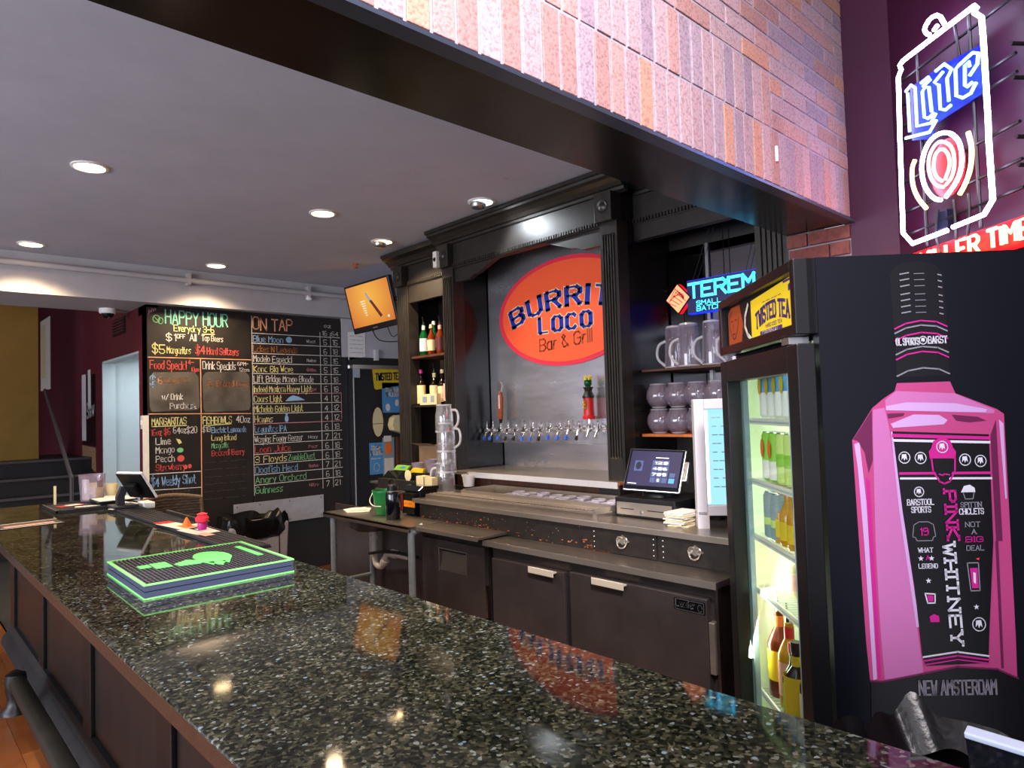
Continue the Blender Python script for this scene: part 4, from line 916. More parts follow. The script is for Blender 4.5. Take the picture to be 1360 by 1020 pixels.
for r_ in range(2):
    for k in range(8):
        x=2.76+r_*.10; y=2.24+k*.105+(.04 if r_ else 0); 
        if cup is None:
            cup=thing('plastic_cup','upturned plastic cup in the ice well, front row, first from the till','cup',(x,y,.81),0,'plastic cups upturned in the ice well')
            M().lathe([(.048,.81),(.05,.82),(.042,1.035),(.040,1.048),(.034,1.046),(.030,1.038),(0,1.038)],(x,y,0),16,cap=False).build('cup_body','plastic_frost',cup)
            M().lathe([(.041,1.044),(.041,1.050),(.035,1.050),(.035,1.044)],(x,y,0),16,cap=False).build('foot_ring','glass_rim',cup)
        else: dup(cup,(x,y,.81+(.006 if (k+r_)%3==0 else 0)),label='upturned plastic cup in the ice well, %s row, %s from the till'%(('front','back')[r_],('first','second','third','fourth','fifth','sixth','seventh','eighth')[k]))
t=thing('deli_cup','small white plastic tub at the left end of the ice well','tub',(2.97,3.6,1.03))
M().lathe([(.036,1.031),(.044,1.10),(.05,1.102),(.05,1.112),(.046,1.112),(.04,1.06),(.034,1.036),(0,1.036)],(2.98,3.64,0),20,cap=False).build('tub','white',t)

# coolers
t=thing('back_bar_cooler','two-door brushed steel back bar cooler with slanted steel handles','cooler',(2.6,2.1,0))
M().bx(2.345,2.60,1.39,2.76,.835,.862).build('worktop','steel_top',t,smooth=False,bev=.003); M().bx(2.340,2.345,1.39,2.76,.835,.862).build('worktop_edge','steel_warm',t,smooth=False)
M().bx(2.395,2.53,1.42,2.74,.03,.835).build('cabinet','steel_dark',t,smooth=False)
F=YF(2.37)
def door(y0,y1,z0,z1,hy0,hy1,hinge=None):
    d=M().bx(2.362,2.395,y0,y1,z0,z1).build('door','steel_dark',t,smooth=False,bev=.004)
    M().prism([(-hy1,z1-.002),(-hy0,z1-.002),(-hy0,z1-.012),(-hy1,z1-.012)],.008,.034,F).prism([(-hy1,z1+.004),(-hy0,z1+.004),(-hy0,z1-.028),(-hy1,z1-.028)],.030,.036,F).build('handle','handle_steel',d,smooth=False,bev=.003)
    return d
d1=door(2.20,2.715,.10,.775,2.245,2.415); d2=door(1.445,2.165,.10,.785,1.83,2.01)
M().bx(2.375,2.40,2.17,2.20,.1,.775).build('gasket','bar_skirt',t,smooth=False); M().bx(2.368,2.376,2.181,2.183,.1,.77).build('gasket_line','rail_metal',t,smooth=False)
bd=M().prism([(-1.59,.722),(-1.595,.728),(-1.595,.765),(-1.59,.771),(-1.455,.771),(-1.452,.765),(-1.452,.728),(-1.457,.722)],.008,.0095,F).build('badge','print_black',d2,smooth=False)
mb=M(); write(mb,F,'Leader',-1.585,.738,.026,.0045,w=.085,d=.0105); mb.strip([(-1.588,.726),(-1.458,.726),(-1.458,.767),(-1.588,.767),(-1.588,.726)],.003,F,.0105); mb.strip(ell(-1.475,.745,.010,.014,9),.003,F,.0105); 
for l in mb.v: pass
mb.build('badge_lettering','silver',d2,smooth=False)
M().bx(2.36,2.395,1.415,1.44,.50,.70).build('hinge','steel_warm',t,smooth=False,bev=.003); M().bx(2.37,2.395,1.40,1.412,.05,.83).build('side_strip','steel',t,smooth=False)
t=thing('single_door_cooler','single-door brown steel cooler with a recessed grip at the left of the back bar','cooler',(2.6,3.05,0))
M().bx(2.30,2.53,2.75,3.36,.868,.884).build('lid','steel_top',t,smooth=False,bev=.003); M().bx(2.295,2.30,2.75,3.36,.862,.884).build('lid_edge','steel_warm',t,smooth=False)
M().bx(2.39,2.53,2.77,3.37,.03,.865).build('cabinet','black_wood_flat',t,smooth=False)
g0,g1,gz0,gz1=2.93,3.175,.645,.765
d=M().bx(2.365,2.39,2.775,g0,.1,.815).bx(2.365,2.39,g1,3.345,.1,.815).bx(2.365,2.39,g0,g1,.1,gz0).bx(2.365,2.39,g0,g1,gz1,.815).build('door','steel_dark',t,smooth=False)
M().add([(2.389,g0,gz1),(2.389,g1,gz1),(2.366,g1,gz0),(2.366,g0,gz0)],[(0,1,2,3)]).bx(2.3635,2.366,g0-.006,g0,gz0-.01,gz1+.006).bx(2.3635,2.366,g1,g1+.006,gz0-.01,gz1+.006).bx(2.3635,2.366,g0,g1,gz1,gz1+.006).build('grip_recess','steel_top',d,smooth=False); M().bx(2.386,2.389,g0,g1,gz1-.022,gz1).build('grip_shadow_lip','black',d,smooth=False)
M().bx(2.36,2.385,2.755,2.768,.45,.62).build('hinge','chrome',t,smooth=False)
# hand sink table
t=thing('steel_table','stainless prep table with a small sink and round pipe legs','table',(2.4,3.8,0))
M().bx(2.24,2.60,3.30,4.33,.872,.888).bx(2.24,2.255,3.30,4.33,.855,.888).bx(2.24,2.60,4.315,4.33,.855,.888).build('top','steel_top',t,smooth=False,bev=.003)
for x,y in ((2.27,4.24),(2.28,3.33),(2.57,4.24)): M().cyl((x,y,0),(x,y,.87),.021,14).build('leg','galvanised',t)
M().cyl((2.28,3.33,.845),(2.36,3.33,.872),.024,12).build('elbow','galvanised',t)
M().cyl((2.27,4.24,.42),(2.57,4.24,.42),.014,10).build('stretcher','galvanised',t)
M().lathe([(.16,.87),(.15,.80),(.10,.77),(.03,.765)],(2.44,4.03,0),24).build('sink_bowl','steel_dark',t)
t=thing('drain_trap','beige plastic drain trap under the prep table','pipe',(2.45,4.0,.5))
M().tube([(2.45,4.02,.78),(2.45,4.02,.57),(2.45,3.99,.535),(2.45,3.94,.53),(2.45,3.90,.56),(2.45,3.88,.61),(2.45,3.84,.635),(2.45,3.6,.64)],.021,12,smooth=2).build('pipe','pvc',t)
for a_,b_ in (((2.45,4.02,.70),(2.45,4.02,.73)),((2.45,4.02,.60),(2.45,4.02,.635)),((2.45,3.905,.56),(2.45,3.885,.585)),((2.45,3.80,.637),(2.45,3.76,.638))): M().cyl(a_,b_,.029,14).build('nut','pvc',t)
M().tube([(2.40,4.0,.62),(2.42,3.8,.66),(2.44,3.5,.655)],.010,8,smooth=1).build('hose','black',t)
M().bx(2.62,2.64,3.37,4.86,0,.86).build('lower_panel','steel_dark',smooth=False); struct(bpy.context.scene.collection.objects[-1],'dark brown panel under the prep table'); bpy.context.scene.collection.objects[-1].name='trim_3'
p=M().cyl((2.5,3.42,0),(2.5,3.42,.85),.03,14).build('waste_pipe','label_cream'); tag(p,'upright cream pipe between the prep table and the single-door cooler','pipe')
card('floor_mat','orange-brown mat on the floor under the prep table','mat',flatF(3.0,4.95,.002,0),.5,.35,'orange_wood')
t=thing('pail','green plastic pail with a white handle on the prep table','bucket',(2.43,3.87,.888))
M().lathe([(.058,.889),(.062,.893),(.078,1.035),(.084,1.036),(.084,1.048),(.078,1.048),(.06,.9),(0,.9)],(2.44,3.86,0),28,cap=False).build('bucket_body','green_pail',t)
M().tube([(2.40,3.932,1.035),(2.345,3.90,.985),(2.335,3.84,.955),(2.36,3.78,.955)],.003,6,smooth=2).build('handle','white',t)
t=thing('insulated_bottle','black insulated drink bottle with a loop cap beside the green pail','bottle',(2.36,3.64,.888))
M().lathe([(.043,.889),(.045,.893),(.045,1.045),(.040,1.058),(.034,1.062)],(2.36,3.64,0),24).build('bottle_body','black_gloss',t)
M().lathe([(.036,1.062),(.036,1.067)],(2.36,3.64,0),20).build('steel_ring','silver',t)
M().lathe([(.034,1.067),(.034,1.10),(.026,1.105)],(2.36,3.64,0),20).build('cap','black',t)
M().tube([(2.36,3.675,1.09),(2.36,3.675,1.125),(2.36,3.64,1.14),(2.36,3.605,1.125),(2.36,3.605,1.09)],.005,6,smooth=2).build('loop','black',t)
t=thing('bar_towel','folded grey cloth lying on the left end of the prep table','cloth',(2.45,4.18,.889))
M().prism([(2.30,4.10),(2.42,4.02),(2.52,4.16),(2.46,4.27),(2.36,4.26)],.889,.897).prism([(2.34,4.13),(2.44,4.08),(2.49,4.18),(2.40,4.24)],.897,.903).build('cloth','paper',t,smooth=False,bev=.003)
# black dispenser box with the orange tag, caddy shelf, cups
t=thing('dispenser_box','black dispenser box with an orange price tag at the end of the back counter','box',(2.62,3.68,.888))
M().bx(2.54,2.68,3.60,3.77,.889,1.045).build('box','black',t,smooth=False,bev=.004)
M().prism([(2.52,1.045),(2.69,1.045),(2.685,1.07),(2.56,1.075)],-3.78,-3.59,Fr((0,0,0),(1,0,0),(0,0,1),(0,-1,0))).build('lid','black_gloss',t,smooth=False,bev=.006)
M().bx(2.50,2.54,3.61,3.745,.90,1.03).build('slot','black',t,smooth=False); M().bx(2.498,2.50,3.74,3.745,.92,1.02).build('slot_light','red',t,smooth=False)
M().bx(2.4955,2.499,3.60,3.72,.945,.985).build('tag','tag_orange',t,smooth=False)
mb=M(); write(mb,YF(2.4950),'-- ---',-3.71,.957,.016,.003,w=.08); mb.build('tag_lettering','red',t,smooth=False)
t=thing('napkin_caddy','black bar caddy holding coloured cards on a ledge left of the glass stack','caddy',(2.72,4.1,1.0))
M().bx(2.70,2.96,3.80,4.36,1.0,1.075).build('ledge','worn_wood',t,smooth=False)
M().prism([(-4.36,1.076),(-4.28,1.13),(-4.16,1.08),(-4.08,1.135),(-4.06,1.076)],-.16,0,YF(2.74)).prism([(-4.06,1.076),(-3.98,1.13),(-3.84,1.13),(-3.82,1.076)],-.16,0,YF(2.75)).build('bins','black',t,smooth=False)
M().prism([(-4.27,1.135),(-4.22,1.17),(-4.06,1.17),(-4.10,1.135)],-.02,0,YF(2.78)).build('card','lime',t,smooth=False); M().prism([(-4.20,1.15),(-4.14,1.165),(-4.10,1.165),(-4.13,1.15)],0,.002,YF(2.78)).build('card_print','sky_blue',t,smooth=False)
M().prism([(-4.04,1.125),(-3.99,1.16),(-3.86,1.16),(-3.88,1.125)],-.02,0,YF(2.76)).build('card','yellow',t,smooth=False)
M().lathe([(.03,0),(.04,.012),(.02,.016)],seg=14,F=Fr((2.735,4.0,1.11),(0,-1,0),(0,0,1),(-1,0,0))).build('garnish_tray','label_cream',t)
t=thing('cardboard_box','tan cardboard box standing in the left bay behind the glasses','box',(3.05,4.1,1.0))
M().bx(2.98,3.2,3.97,4.22,1.003,1.30).build('carton','cardboard',t,smooth=False); M().add([(2.98,3.97,1.3),(2.98,4.22,1.3),(2.90,4.22,1.325),(2.90,3.97,1.325)],[(0,1,2,3)]).build('flap','cardboard',t,smooth=False)
def pcup(x,y,z,l):
    t=thing('paper_cup',l,'cup',(x,y,z)); M().lathe([(.034,z),(.046,z+.11),(.048,z+.112),(.044,z+.112),(.032,z+.004),(0,z+.004)],(x,y,0),18,cap=False).build('cup','plastic_frost',t)
pcup(2.86,4.07,1.076,'frosted plastic cup behind the yellow card'); pcup(2.84,3.86,1.076,'frosted plastic cup next to the glass stack'); pcup(2.90,3.96,1.10,'frosted plastic cup in the middle behind the black caddy')
t=thing('napkin_box','white card box in front of the glass stack','box',(2.7,3.68,1.03)); M().bx(2.64,2.70,3.70,3.78,1.06,1.125).bx(2.645,2.69,3.61,3.69,1.06,1.12).build('card','label_cream',t,smooth=False); M().tube([(2.66,3.74,1.10),(2.65,3.72,1.04),(2.66,3.66,1.035)],.006,6,smooth=1).build('wire','chrome',t)
# stacked glass mugs
for k,(dz,sc_,a,l) in enumerate(((0,1,.0,'bottom glass pitcher of the tall stack beside the ice well'),(.135,.98,.2,'second glass pitcher from the bottom of the tall stack'),(.275,.95,-.5,'second glass pitcher from the top of the stack, its handle lowest right'),(.405,.92,-.5,'topmost upturned glass pitcher of the tall stack'))):
    x,y=2.79+.008*(k%2),3.66-.012*(k%3); z0=1.006+dz; h=.20*sc_; r=.068*sc_
    t=thing('glass_pitcher',l,'pitcher',(x,y,z0),0,'glass pitchers stacked on the back counter')
    M().lathe([(r*.9,z0),(r,z0+.01),(r*.98,z0+h*.6),(r*.86,z0+h*.85),(r*.8,z0+h),(r*.74,z0+h),(r*.8,z0+h*.84),(r*.91,z0+h*.6),(r*.92,z0+.015),(0,z0+.012)],(x,y,0),24,cap=False).build('glass_body','glass_mug',t)
    M().lathe([(r*.82,z0+h-.006),(r*.86,z0+h),(r*.82,z0+h+.005),(r*.76,z0+h)],(x,y,0),24,cap=False).build('foot_ring','glass_rim',t); M().lathe([(r*1.0,z0),(r*1.03,z0+.006),(r,z0+.012)],(x,y,0),24,cap=False).build('rim','glass_rim',t)
    if k!=1:
        dx,dy=(.35,-.94) if k else (-.3,.95)
        M().tube([(x+dx*r*.95,y+dy*r*.95,z0+h*.82),(x+dx*(r+.045),y+dy*(r+.045),z0+h*.80),(x+dx*(r+.05),y+dy*(r+.05),z0+h*.3),(x+dx*r*.95,y+dy*r*.95,z0+h*.12)],.0085,8,smooth=2).build('handle','glass_rim',t)
# ------------------------------------------------------------------ till, light box, papers
t=thing('cash_drawer','black cash drawer with a silver front under the till screen','cash drawer',(2.8,1.96,1.005))
M().bx(2.69,3.02,1.79,2.14,1.006,1.10).build('case','black',t,smooth=False,bev=.004)
dw=M().bx(2.682,2.69,1.805,2.125,1.018,1.078).build('drawer','steel_warm',t,smooth=False,bev=.002)
F=YF(2.682); M().bx(-2.10,-2.02,1.045,1.049,0,.001,F).bx(-1.94,-1.85,1.045,1.049,0,.001,F).build('slots','black',dw,smooth=False); M().lathe([(.009,0),(.008,.004)],seg=14,F=Fr((2.682,1.975,1.034),(0,-1,0),(0,0,1),(-1,0,0))).build('lock','chrome',dw)
t=thing('till_screen','tilted till touch screen with a blue keypad, standing on the cash drawer','till',(2.85,1.95,1.10))
def rotf(c,ax,ay,az):
    R=(Matrix.Rotation(math.radians(az),3,'Z')@Matrix.Rotation(math.radians(ay),3,'Y')@Matrix.Rotation(math.radians(ax),3,'X'))
    return Fr(c,R@Vector((1,0,0)),R@Vector((0,0,1)),R@Vector((0,-1,0)))
TS=rotf((2.785,1.965,1.232),-28,1.5,-78)
M().bx(-.148,.148,-.112,.112,-.02,0,TS).build('frame','silver',t,smooth=False,bev=.006)
M().bx(-.143,.143,-.107,.107,0,.002,TS).build('bezel','black_gloss',t,smooth=False)
M().bx(-.132,.132,-.086,.098,.002,.003,TS).build('screen','screen_blue',t,smooth=False)
mb=M(); k2=M()
for i in range(3):
    for j in range(4): mb.bx(-.012+i*.030,.014+i*.030,-.066+j*.030,-.040+j*.030,.003,.0038,TS)
mb.bx(-.105,-.062,-.01,.045,.003,.0038,TS); mb.bx(.084,.112,-.036,-.014,.003,.0038,TS); mb.build('keys','key_blue',t,smooth=False)
M().bx(.084,.112,-.066,-.042,.003,.0038,TS).build('enter_key','key_cyan',t,smooth=False)
M().flat(ell(-.084,.018,.015,.021,18),.004,TS).build('round_badge','navy',t,smooth=False)
mb=M(); write(mb,TS,'123',-.004,.030,.012,.002,w=.07,d=.0042); write(mb,TS,'456',-.004,.0,.012,.002,w=.07,d=.0042); write(mb,TS,'789',-.004,-.030,.012,.002,w=.07,d=.0042); write(mb,TS,'0',.026,-.060,.012,.002,d=.0042)
mb.bx(.0,.066,.062,.065,.003,.0038,TS).bx(-.125,-.08,-.078,-.075,.003,.0038,TS).build('key_figures','key_white',t,smooth=False)
M().cyl(TS(0,-.02,-.02),(2.86,1.98,1.12),.03,12).build('neck','black',t); M().lathe([(.09,1.101),(.085,1.115),(.03,1.122)],(2.85,1.98,0),24).build('foot','black',t)
M().bx(.15,.172,-.05,.05,-.03,.004,TS).build('card_swipe','silver',t,smooth=False,bev=.003)
t=thing('receipt_printer','black receipt printer to the right of the till screen','printer',(2.95,1.75,1.0)); M().bx(2.86,3.05,1.66,1.775,1.005,1.14).bx(2.87,3.04,1.67,1.765,1.14,1.155).build('body','black',t,smooth=False,bev=.008); M().bx(2.90,2.98,1.68,1.75,1.155,1.175).build('paper','label_cream',t,smooth=False)
t=thing('menu_stack','messy stack of folded cream paper menus beside the light box','paper stack',(2.7,1.73,1.005)); rs=random.Random(2)
for k in range(9):
    a=rs.uniform(-.15,.15); F=Fr((2.66+rs.uniform(-.008,.008),1.735+rs.uniform(-.008,.008),1.006+k*.007),(math.cos(a),math.sin(a),0),(-math.sin(a),math.cos(a),0),(0,0,1)); M().bx(-.07,.07,-.05,.05,0,.005,F).build('sheet','paper' if k%3 else 'label_cream',t,smooth=False)
t=thing('menu_lightbox','grey framed menu light box with a glowing cyan page at the end of the counter','light box',(2.66,1.6,1.005))
LB=Fr((2.64,1.645,1.0),(.62,-.78,0),(0,0,1),(-.78,-.62,0))
def fr(mb,a0,a1,b0,b1,w,d0,d1,F):
    return mb.bx(a0,a0+w,b0,b1,d0,d1,F).bx(a1-w,a1,b0,b1,d0,d1,F).bx(a0+w,a1-w,b0,b0+w,d0,d1,F).bx(a0+w,a1-w,b1-w,b1,d0,d1,F)
fr(M(),0,.40,.06,.57,.045,-.05,.03,LB).build('frame','light_grey',t,smooth=False,bev=.004)
for a_ in (0,.35): M().bx(a_,a_+.05,.0,.08,-.05,.03,LB).build('foot','light_grey',t,smooth=False,bev=.003)
M().bx(.045,.355,.105,.525,-.03,.0,LB).build('page','menu_glow',t,smooth=False); M().bx(.047,.062,.11,.52,0,.002,LB).build('bright_edge','menu_white',t,smooth=False)
mb=M(); 
for k,s in enumerate(('-- - --','- --- -','--- --','-- -- -','- -- --','--- - -','-- ---','- - ---','--- --')): write(mb,LB,s,.08,.475-k*.038,.024,.004,w=.12+.02*(k%3),d=.003)
mb.build('lettering','grey_blue',t,smooth=False)
# ------------------------------------------------------------------ right bay: neon letters, pitchers, bowls
def glow_sign():
    t=thing('led_sign','cyan glowing block letter sign hanging on chains in the right bay','sign',(3.3,1.9,2.1)); F=YF(3.30)
    M().bx(-2.06,-1.40,2.055,2.235,-.010,.002,F).build('backing','blue_sign',t,smooth=False); M().bx(-2.064,-1.40,2.051,2.239,-.05,-.010,F).build('blue_glow_edge','neon_halo_blue',t,smooth=False)  # backing emits faint blue, the letters' glow put into its material
    mb=M(); write(mb,F,'TEREMANA',-2.045,2.141,.074,.0165,w=.625,d=.006,rise=.0); mb.build('large_lettering','led_cyan',t,smooth=False)
    mb=M(); write(mb,F,'SMALL',-2.00,2.093,.023,.0045,w=.15,d=.006); write(mb,F,'BATCH',-2.00,2.062,.023,.0045,w=.15,d=.006); mb.build('small_lettering','led_cyan',t,smooth=False)
    mb=M()
    for y in (1.80,1.835): mb.tube([(3.31,y,2.24),(3.31,y,2.52)],.0025,5)
    for a in ((3.31,2.03,2.235),(3.31,2.0,2.235)): mb.tube([a,(3.34,a[1]-.10,2.52)],.0015,4)
    mb.build('chain','black',t,stuff=True)
glow_sign()
t=thing('diamond_sign','coral diamond-shaped lit sign left of the cyan letters','sign',(3.3,2.12,2.14)); F=YF(3.29); c0_,c1_=-2.115,2.145
q=[(c0_-.08,c1_),(c0_,c1_-.085),(c0_+.08,c1_),(c0_,c1_+.085)]
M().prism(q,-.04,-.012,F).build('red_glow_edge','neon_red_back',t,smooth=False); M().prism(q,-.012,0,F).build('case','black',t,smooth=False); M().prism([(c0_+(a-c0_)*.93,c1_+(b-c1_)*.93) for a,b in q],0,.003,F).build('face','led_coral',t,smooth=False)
mb=M()
for a in (-.6,-.2,.2,.6):
    mb.strip([(c0_+.072*(a-.4)*.5-.02,c1_+.03+.05*a-.02),(c0_+.05*a+.02,c1_-.03+.02*a)],.004,F,.004); mb.strip([(c0_-.04+.03*a,c1_+.03*a),(c0_+.01+.04*a,c1_+.04-.03*a),(c0_+.04,c1_+.01*a)],.004,F,.004)
mb.build('etched_lines','red',t,smooth=False); M().tube([(3.30,2.2,2.2),(3.32,2.24,2.22)],.006,6).tube([(3.30,2.2,2.07),(3.32,2.24,2.06)],.006,6).tube([(3.31,2.1,2.06),(3.33,2.1,2.0)],.006,6).build('clips','black',t)
def pitcher(x,y,z,l,ho=0):
    t=thing('beer_pitcher',l,'pitcher',(x,y,z),0,'upturned plastic pitchers on the top shelf of the right bay'); h=.245
    M().lathe([(.062,z),(.064,z+.01),(.052,z+h-.015),(.046,z+h),(0,z+h),],(x,y,0),24,cap=False).build('jug_body','plastic_clear',t)
    M().lathe([(.053,z+h-.012),(.050,z+h-.002),(.040,z+h+.002),(.046,z+h-.012)],(x,y,0),20,cap=False).build('foot_ring','glass_rim',t); M().lathe([(.062,z),(.068,z+.004),(.062,z+.01)],(x,y,0),24,cap=False).build('rim','glass_rim',t)
    dx,dy=-.5,.86
    M().tube([(x+dx*.055,y+dy*.055,z+.16),(x+dx*.10,y+dy*.10,z+.14),(x+dx*.11,y+dy*.11,z+.06),(x+dx*.06,y+dy*.06,z+.015)],.008,8,smooth=2).build('handle','glass_rim',t)
pitcher(3.36,2.19,1.758,'upturned clear plastic pitcher nearest the fluted column on the top right shelf')
pitcher(3.31,2.07,1.758,'upturned clear plastic pitcher second from the fluted column, in front'); pitcher(3.33,1.93,1.758,'upturned clear plastic pitcher third from the fluted column'); pitcher(3.33,1.79,1.758,'upturned clear plastic pitcher partly behind the fridge header')
rows_=[(1.386,'lower'),(1.532,'upper')]
proto=None
for z,w in rows_:
    for k in range(6):
        y=2.29-k*.128; x=3.32
        if proto is None:
            proto=thing('fish_bowl','round clear plastic fish bowl on the lower right shelf','bowl',(x,y,z),0,'fish bowls stacked on the right shelf')
            M().lathe([(.034,z),(.040,z+.004),(.062,z+.03),(.073,z+.065),(.068,z+.10),(.052,z+.128),(.050,z+.140),(.046,z+.140),(.048,z+.127),(.064,z+.10),(.069,z+.065),(.058,z+.032),(0,z+.008)],(x,y,0),24,cap=False).build('bowl_body','plastic_clear',proto)
            M().lathe([(.050,z+.136),(.054,z+.141),(.046,z+.143)],(x,y,0),20,cap=False).build('rim','glass_rim',proto); M().lathe([(.034,z),(.042,z+.003),(.038,z+.008)],(x,y,0),18,cap=False).build('foot_ring','glass_rim',proto)
            o=proto
        else: o=dup(proto,(x,y,z))
        o['label']='clear fish bowl, %s row of the right bay, %s from the fluted column'%(w,['first','second','third','fourth','fifth','sixth'][k])
# ------------------------------------------------------------------ bottles
def bottle(x,y,z,l,h=.30,r=.038,body='green_bottle',label='label_cream',cap='black',pour=False,neck=None,group=None,cat='bottle',lab=(.15,.55),capm=None,sh=.62):
    t=thing('liquor_bottle',l,cat,(x,y,z),0,group); k=h/.30
    M().lathe([(r*.9,z),(r,z+.006),(r,z+h*sh),(r*.85,z+h*(sh+.06)),(.014,z+h*(sh+.20)),(.012,z+h*.94),(.014,z+h*.95),(.014,z+h)],(x,y,0),18).build('glass',body,t)
    M().lathe([(r+.0008,z+h*lab[0]),(r+.0008,z+h*lab[1])],(x,y,0),18,cap=False).build('label',label,t)
    if neck: M().lathe([(.0155,z+h*.82),(.0155,z+h*.95)],(x,y,0),14,cap=False).build('neck_label',neck,t)
    if pour: M().cyl((x,y,z+h),(x,y,z+h+.02),.010,10).cyl((x,y,z+h+.015),(x-.012,y,z+h+.065),.004,8,r2=.003).build('pourer','black' if not capm else capm,t)
    else: M().cyl((x,y,z+h-.002),(x,y,z+h+.028),.016,12).build('cap',cap,t)
    return t
G1='bottles on the upper shelf of the left bay'; G2='bottles on the lower shelf of the left bay'
bottle(3.34,4.62,2.019,'green bottle with white label and tall black pourer, leftmost on the upper shelf',.27,.037,'green_bottle','print_white',pour=True,neck='paper',group=G1)
bottle(3.38,4.53,2.019,'green bottle with white cap, second on the upper left shelf',.26,.037,'green_bottle','label_cream',cap='paper',group=G1)
bottle(3.30,4.46,2.019,'amber bottle with yellow label on the upper left shelf',.22,.034,'amber','label_cream',cap='label_cream',group=G1)
bottle(3.34,4.395,2.019,'dark red-brown bottle with black pourer on the upper left shelf',.25,.033,'amber','maroon',pour=True,neck='salmon',group=G1)
bottle(3.40,4.33,2.019,'pale green bottle half hidden by the fluted column on the upper shelf',.25,.036,'green_bottle','pale_lime',cap='paper',group=G1)
bottle(3.33,4.66,1.611,'tall dark bottle with cream label and magenta top, leftmost on the lower shelf',.27,.036,'dark_bottle','label_cream',cap='magenta',group=G2,lab=(.05,.62))
bottle(3.40,4.57,1.611,'dark bottle with tall cream label and black pourer on the lower left shelf',.28,.040,'dark_bottle','label_cream',pour=True,neck='label_cream',group=G2,lab=(.08,.58))
bottle(3.40,4.46,1.611,'dark bottle with wooden stopper and cream label on the lower left shelf',.26,.040,'dark_bottle','label_cream',cap='label_cream',group=G2,lab=(.08,.58))
bottle(3.38,4.365,1.611,'dark bottle with orange-tan label next to the fluted column',.28,.036,'dark_bottle','salmon',pour=True,neck='salmon',group=G2,lab=(.10,.6))
t=thing('sugar_box','cream box with a dark window standing before the lower shelf bottles','box',(3.31,4.44,1.611)); M().bx(3.29,3.335,4.40,4.63,1.612,1.70).build('carton','label_cream',t,smooth=False); F=YF(3.29)
M().bx(-4.59,-4.53,1.63,1.68,0,.001,F).bx(-4.48,-4.43,1.63,1.685,0,.001,F).build('print','grey_blue',t,smooth=False)
# ------------------------------------------------------------------ television
t=thing('television','wall television showing an orange picture of a pocket knife, tilted down','television',(3.4,5.45,2.55))
TV=rotf((3.33,5.43,2.555),12,-4,-79)
w,h=.30,.228
M().bx(-w,w,-h,h,-.05,0,TV).build('casing','black',t,smooth=False,bev=.006)
M().bx(-w+.022,w-.022,-h+.055,h-.018,0,.002,TV).build('screen','tv_picture',t,smooth=False)
M().prism([(-.04,.12),(-.02,.13),(.03,.04),(.05,.03),(.045,.0),(.0,.03)],.0022,.003,TV).build('blade_picture','tv_steel',t,smooth=False)
M().prism([(.0,.045),(.03,.05),(.13,-.11),(.10,-.125)],.0022,.0032,TV).build('handle_picture','tv_knife',t,smooth=False)
mb=M()
for k in range(7): mb.bx(-.12+.006*k,-.055-.001*k,.05-k*.022,.060-k*.022,.0022,.003,TV)
mb.flat(ell(.205,-.13,.013,.013,14),.003,TV); mb.build('picture_text','tv_text',t,smooth=False)
M().bx(-.03,.03,-h+.02,-h+.028,0,.001,TV).build('maker_badge','silver',t,smooth=False)
M().tube([TV(-.1,-.1,-.05),TV(-.1,-.3,-.06),TV(-.02,-.36,-.1),(3.5,5.0,2.2)],.005,6,smooth=2).tube([TV(.1,-.2,-.05),TV(.12,-.34,-.06),TV(.18,-.30,-.1)],.004,6,smooth=2).build('cable','black',t)
M().cyl(TV(0,0,-.05),(3.46,4.87,2.60),.02,10).build('wall_arm','black',t)
w_=M().bx(.30,.34,-.04,.04,2.14,2.26,Fr((3.7,6.48,0),(1,0,0),(0,-1,0),(0,0,1))).build('wall_socket_box','light_grey',smooth=False); tag(w_,'pale junction box on the wall below the television','box')
sp=thing('corner_speaker','small white speaker box at the left top of the arched centre','speaker',(3.1,4.0,2.66))
M().bx(3.005,3.06,3.975,4.02,2.62,2.74).build('cabinet','paper',sp,smooth=False,bev=.003); M().lathe([(.016,0),(.014,.003),(.006,.001),(0,.001)],seg=16,F=Fr((3.005,3.998,2.68),(0,-1,0),(0,0,1),(-1,0,0)),cap=False).build('cone','black',sp)
# ------------------------------------------------------------------ the drinks fridge
U=Vector((.7137,.7005,0)); V_=Vector((.7005,-.7137,0)); O=Vector((1.639,.725,0))
FS=Fr(O,V_,(0,0,1),-U)            # side panel facing the camera: u = into the fridge depth, v = up
FFr=Fr(O,-U,(0,0,1),-V_)          # door side: u runs from the far to the near edge (negative values), n outward
fg=thing('drinks_fridge','tall black glass-door drinks fridge with a pink bottle printed on its side','fridge',tuple(O),0)
D=.70; W_=.70
FB=Fr(O,V_,U,(0,0,1))             # plan frame: a = depth, b = width, c = height
c=M().bx(.055,D,0,.035,0,1.9,FB).bx(.055,D,W_-.035,W_,0,1.9,FB).bx(D-.04,D-.001,.035,W_-.035,0,1.9,FB).bx(.056,D-.04,.035,W_-.035,1.70,1.899,FB).bx(.056,D-.04,.035,W_-.035,0.001,.20,FB).build('cabinet','fridge_black',fg,smooth=False)
M().bx(.045,.0555,.002,W_-.002,0,1.69,FB).build('seam','black',fg,smooth=False) if 0 else None
M().bx(.06,D-.045,.035,.038,.2,1.7,FB).bx(.06,D-.045,W_-.04,W_-.035,.2,1.7,FB).bx(D-.045,D-.04,.035,W_-.035,.2,1.7,FB).bx(.06,D-.04,.035,W_-.035,1.695,1.70,FB).bx(.06,D-.04,.035,W_-.035,.2,.203,FB).build('liner','fridge_inside',fg,smooth=False)
h=fr(M(),-W_,0,1.712,1.90,.028,-.055,.0,FFr).bx(-W_,0,1.712,1.90,-.056,-.03,FFr).build('header','fridge_trim',fg,smooth=False,bev=.003)
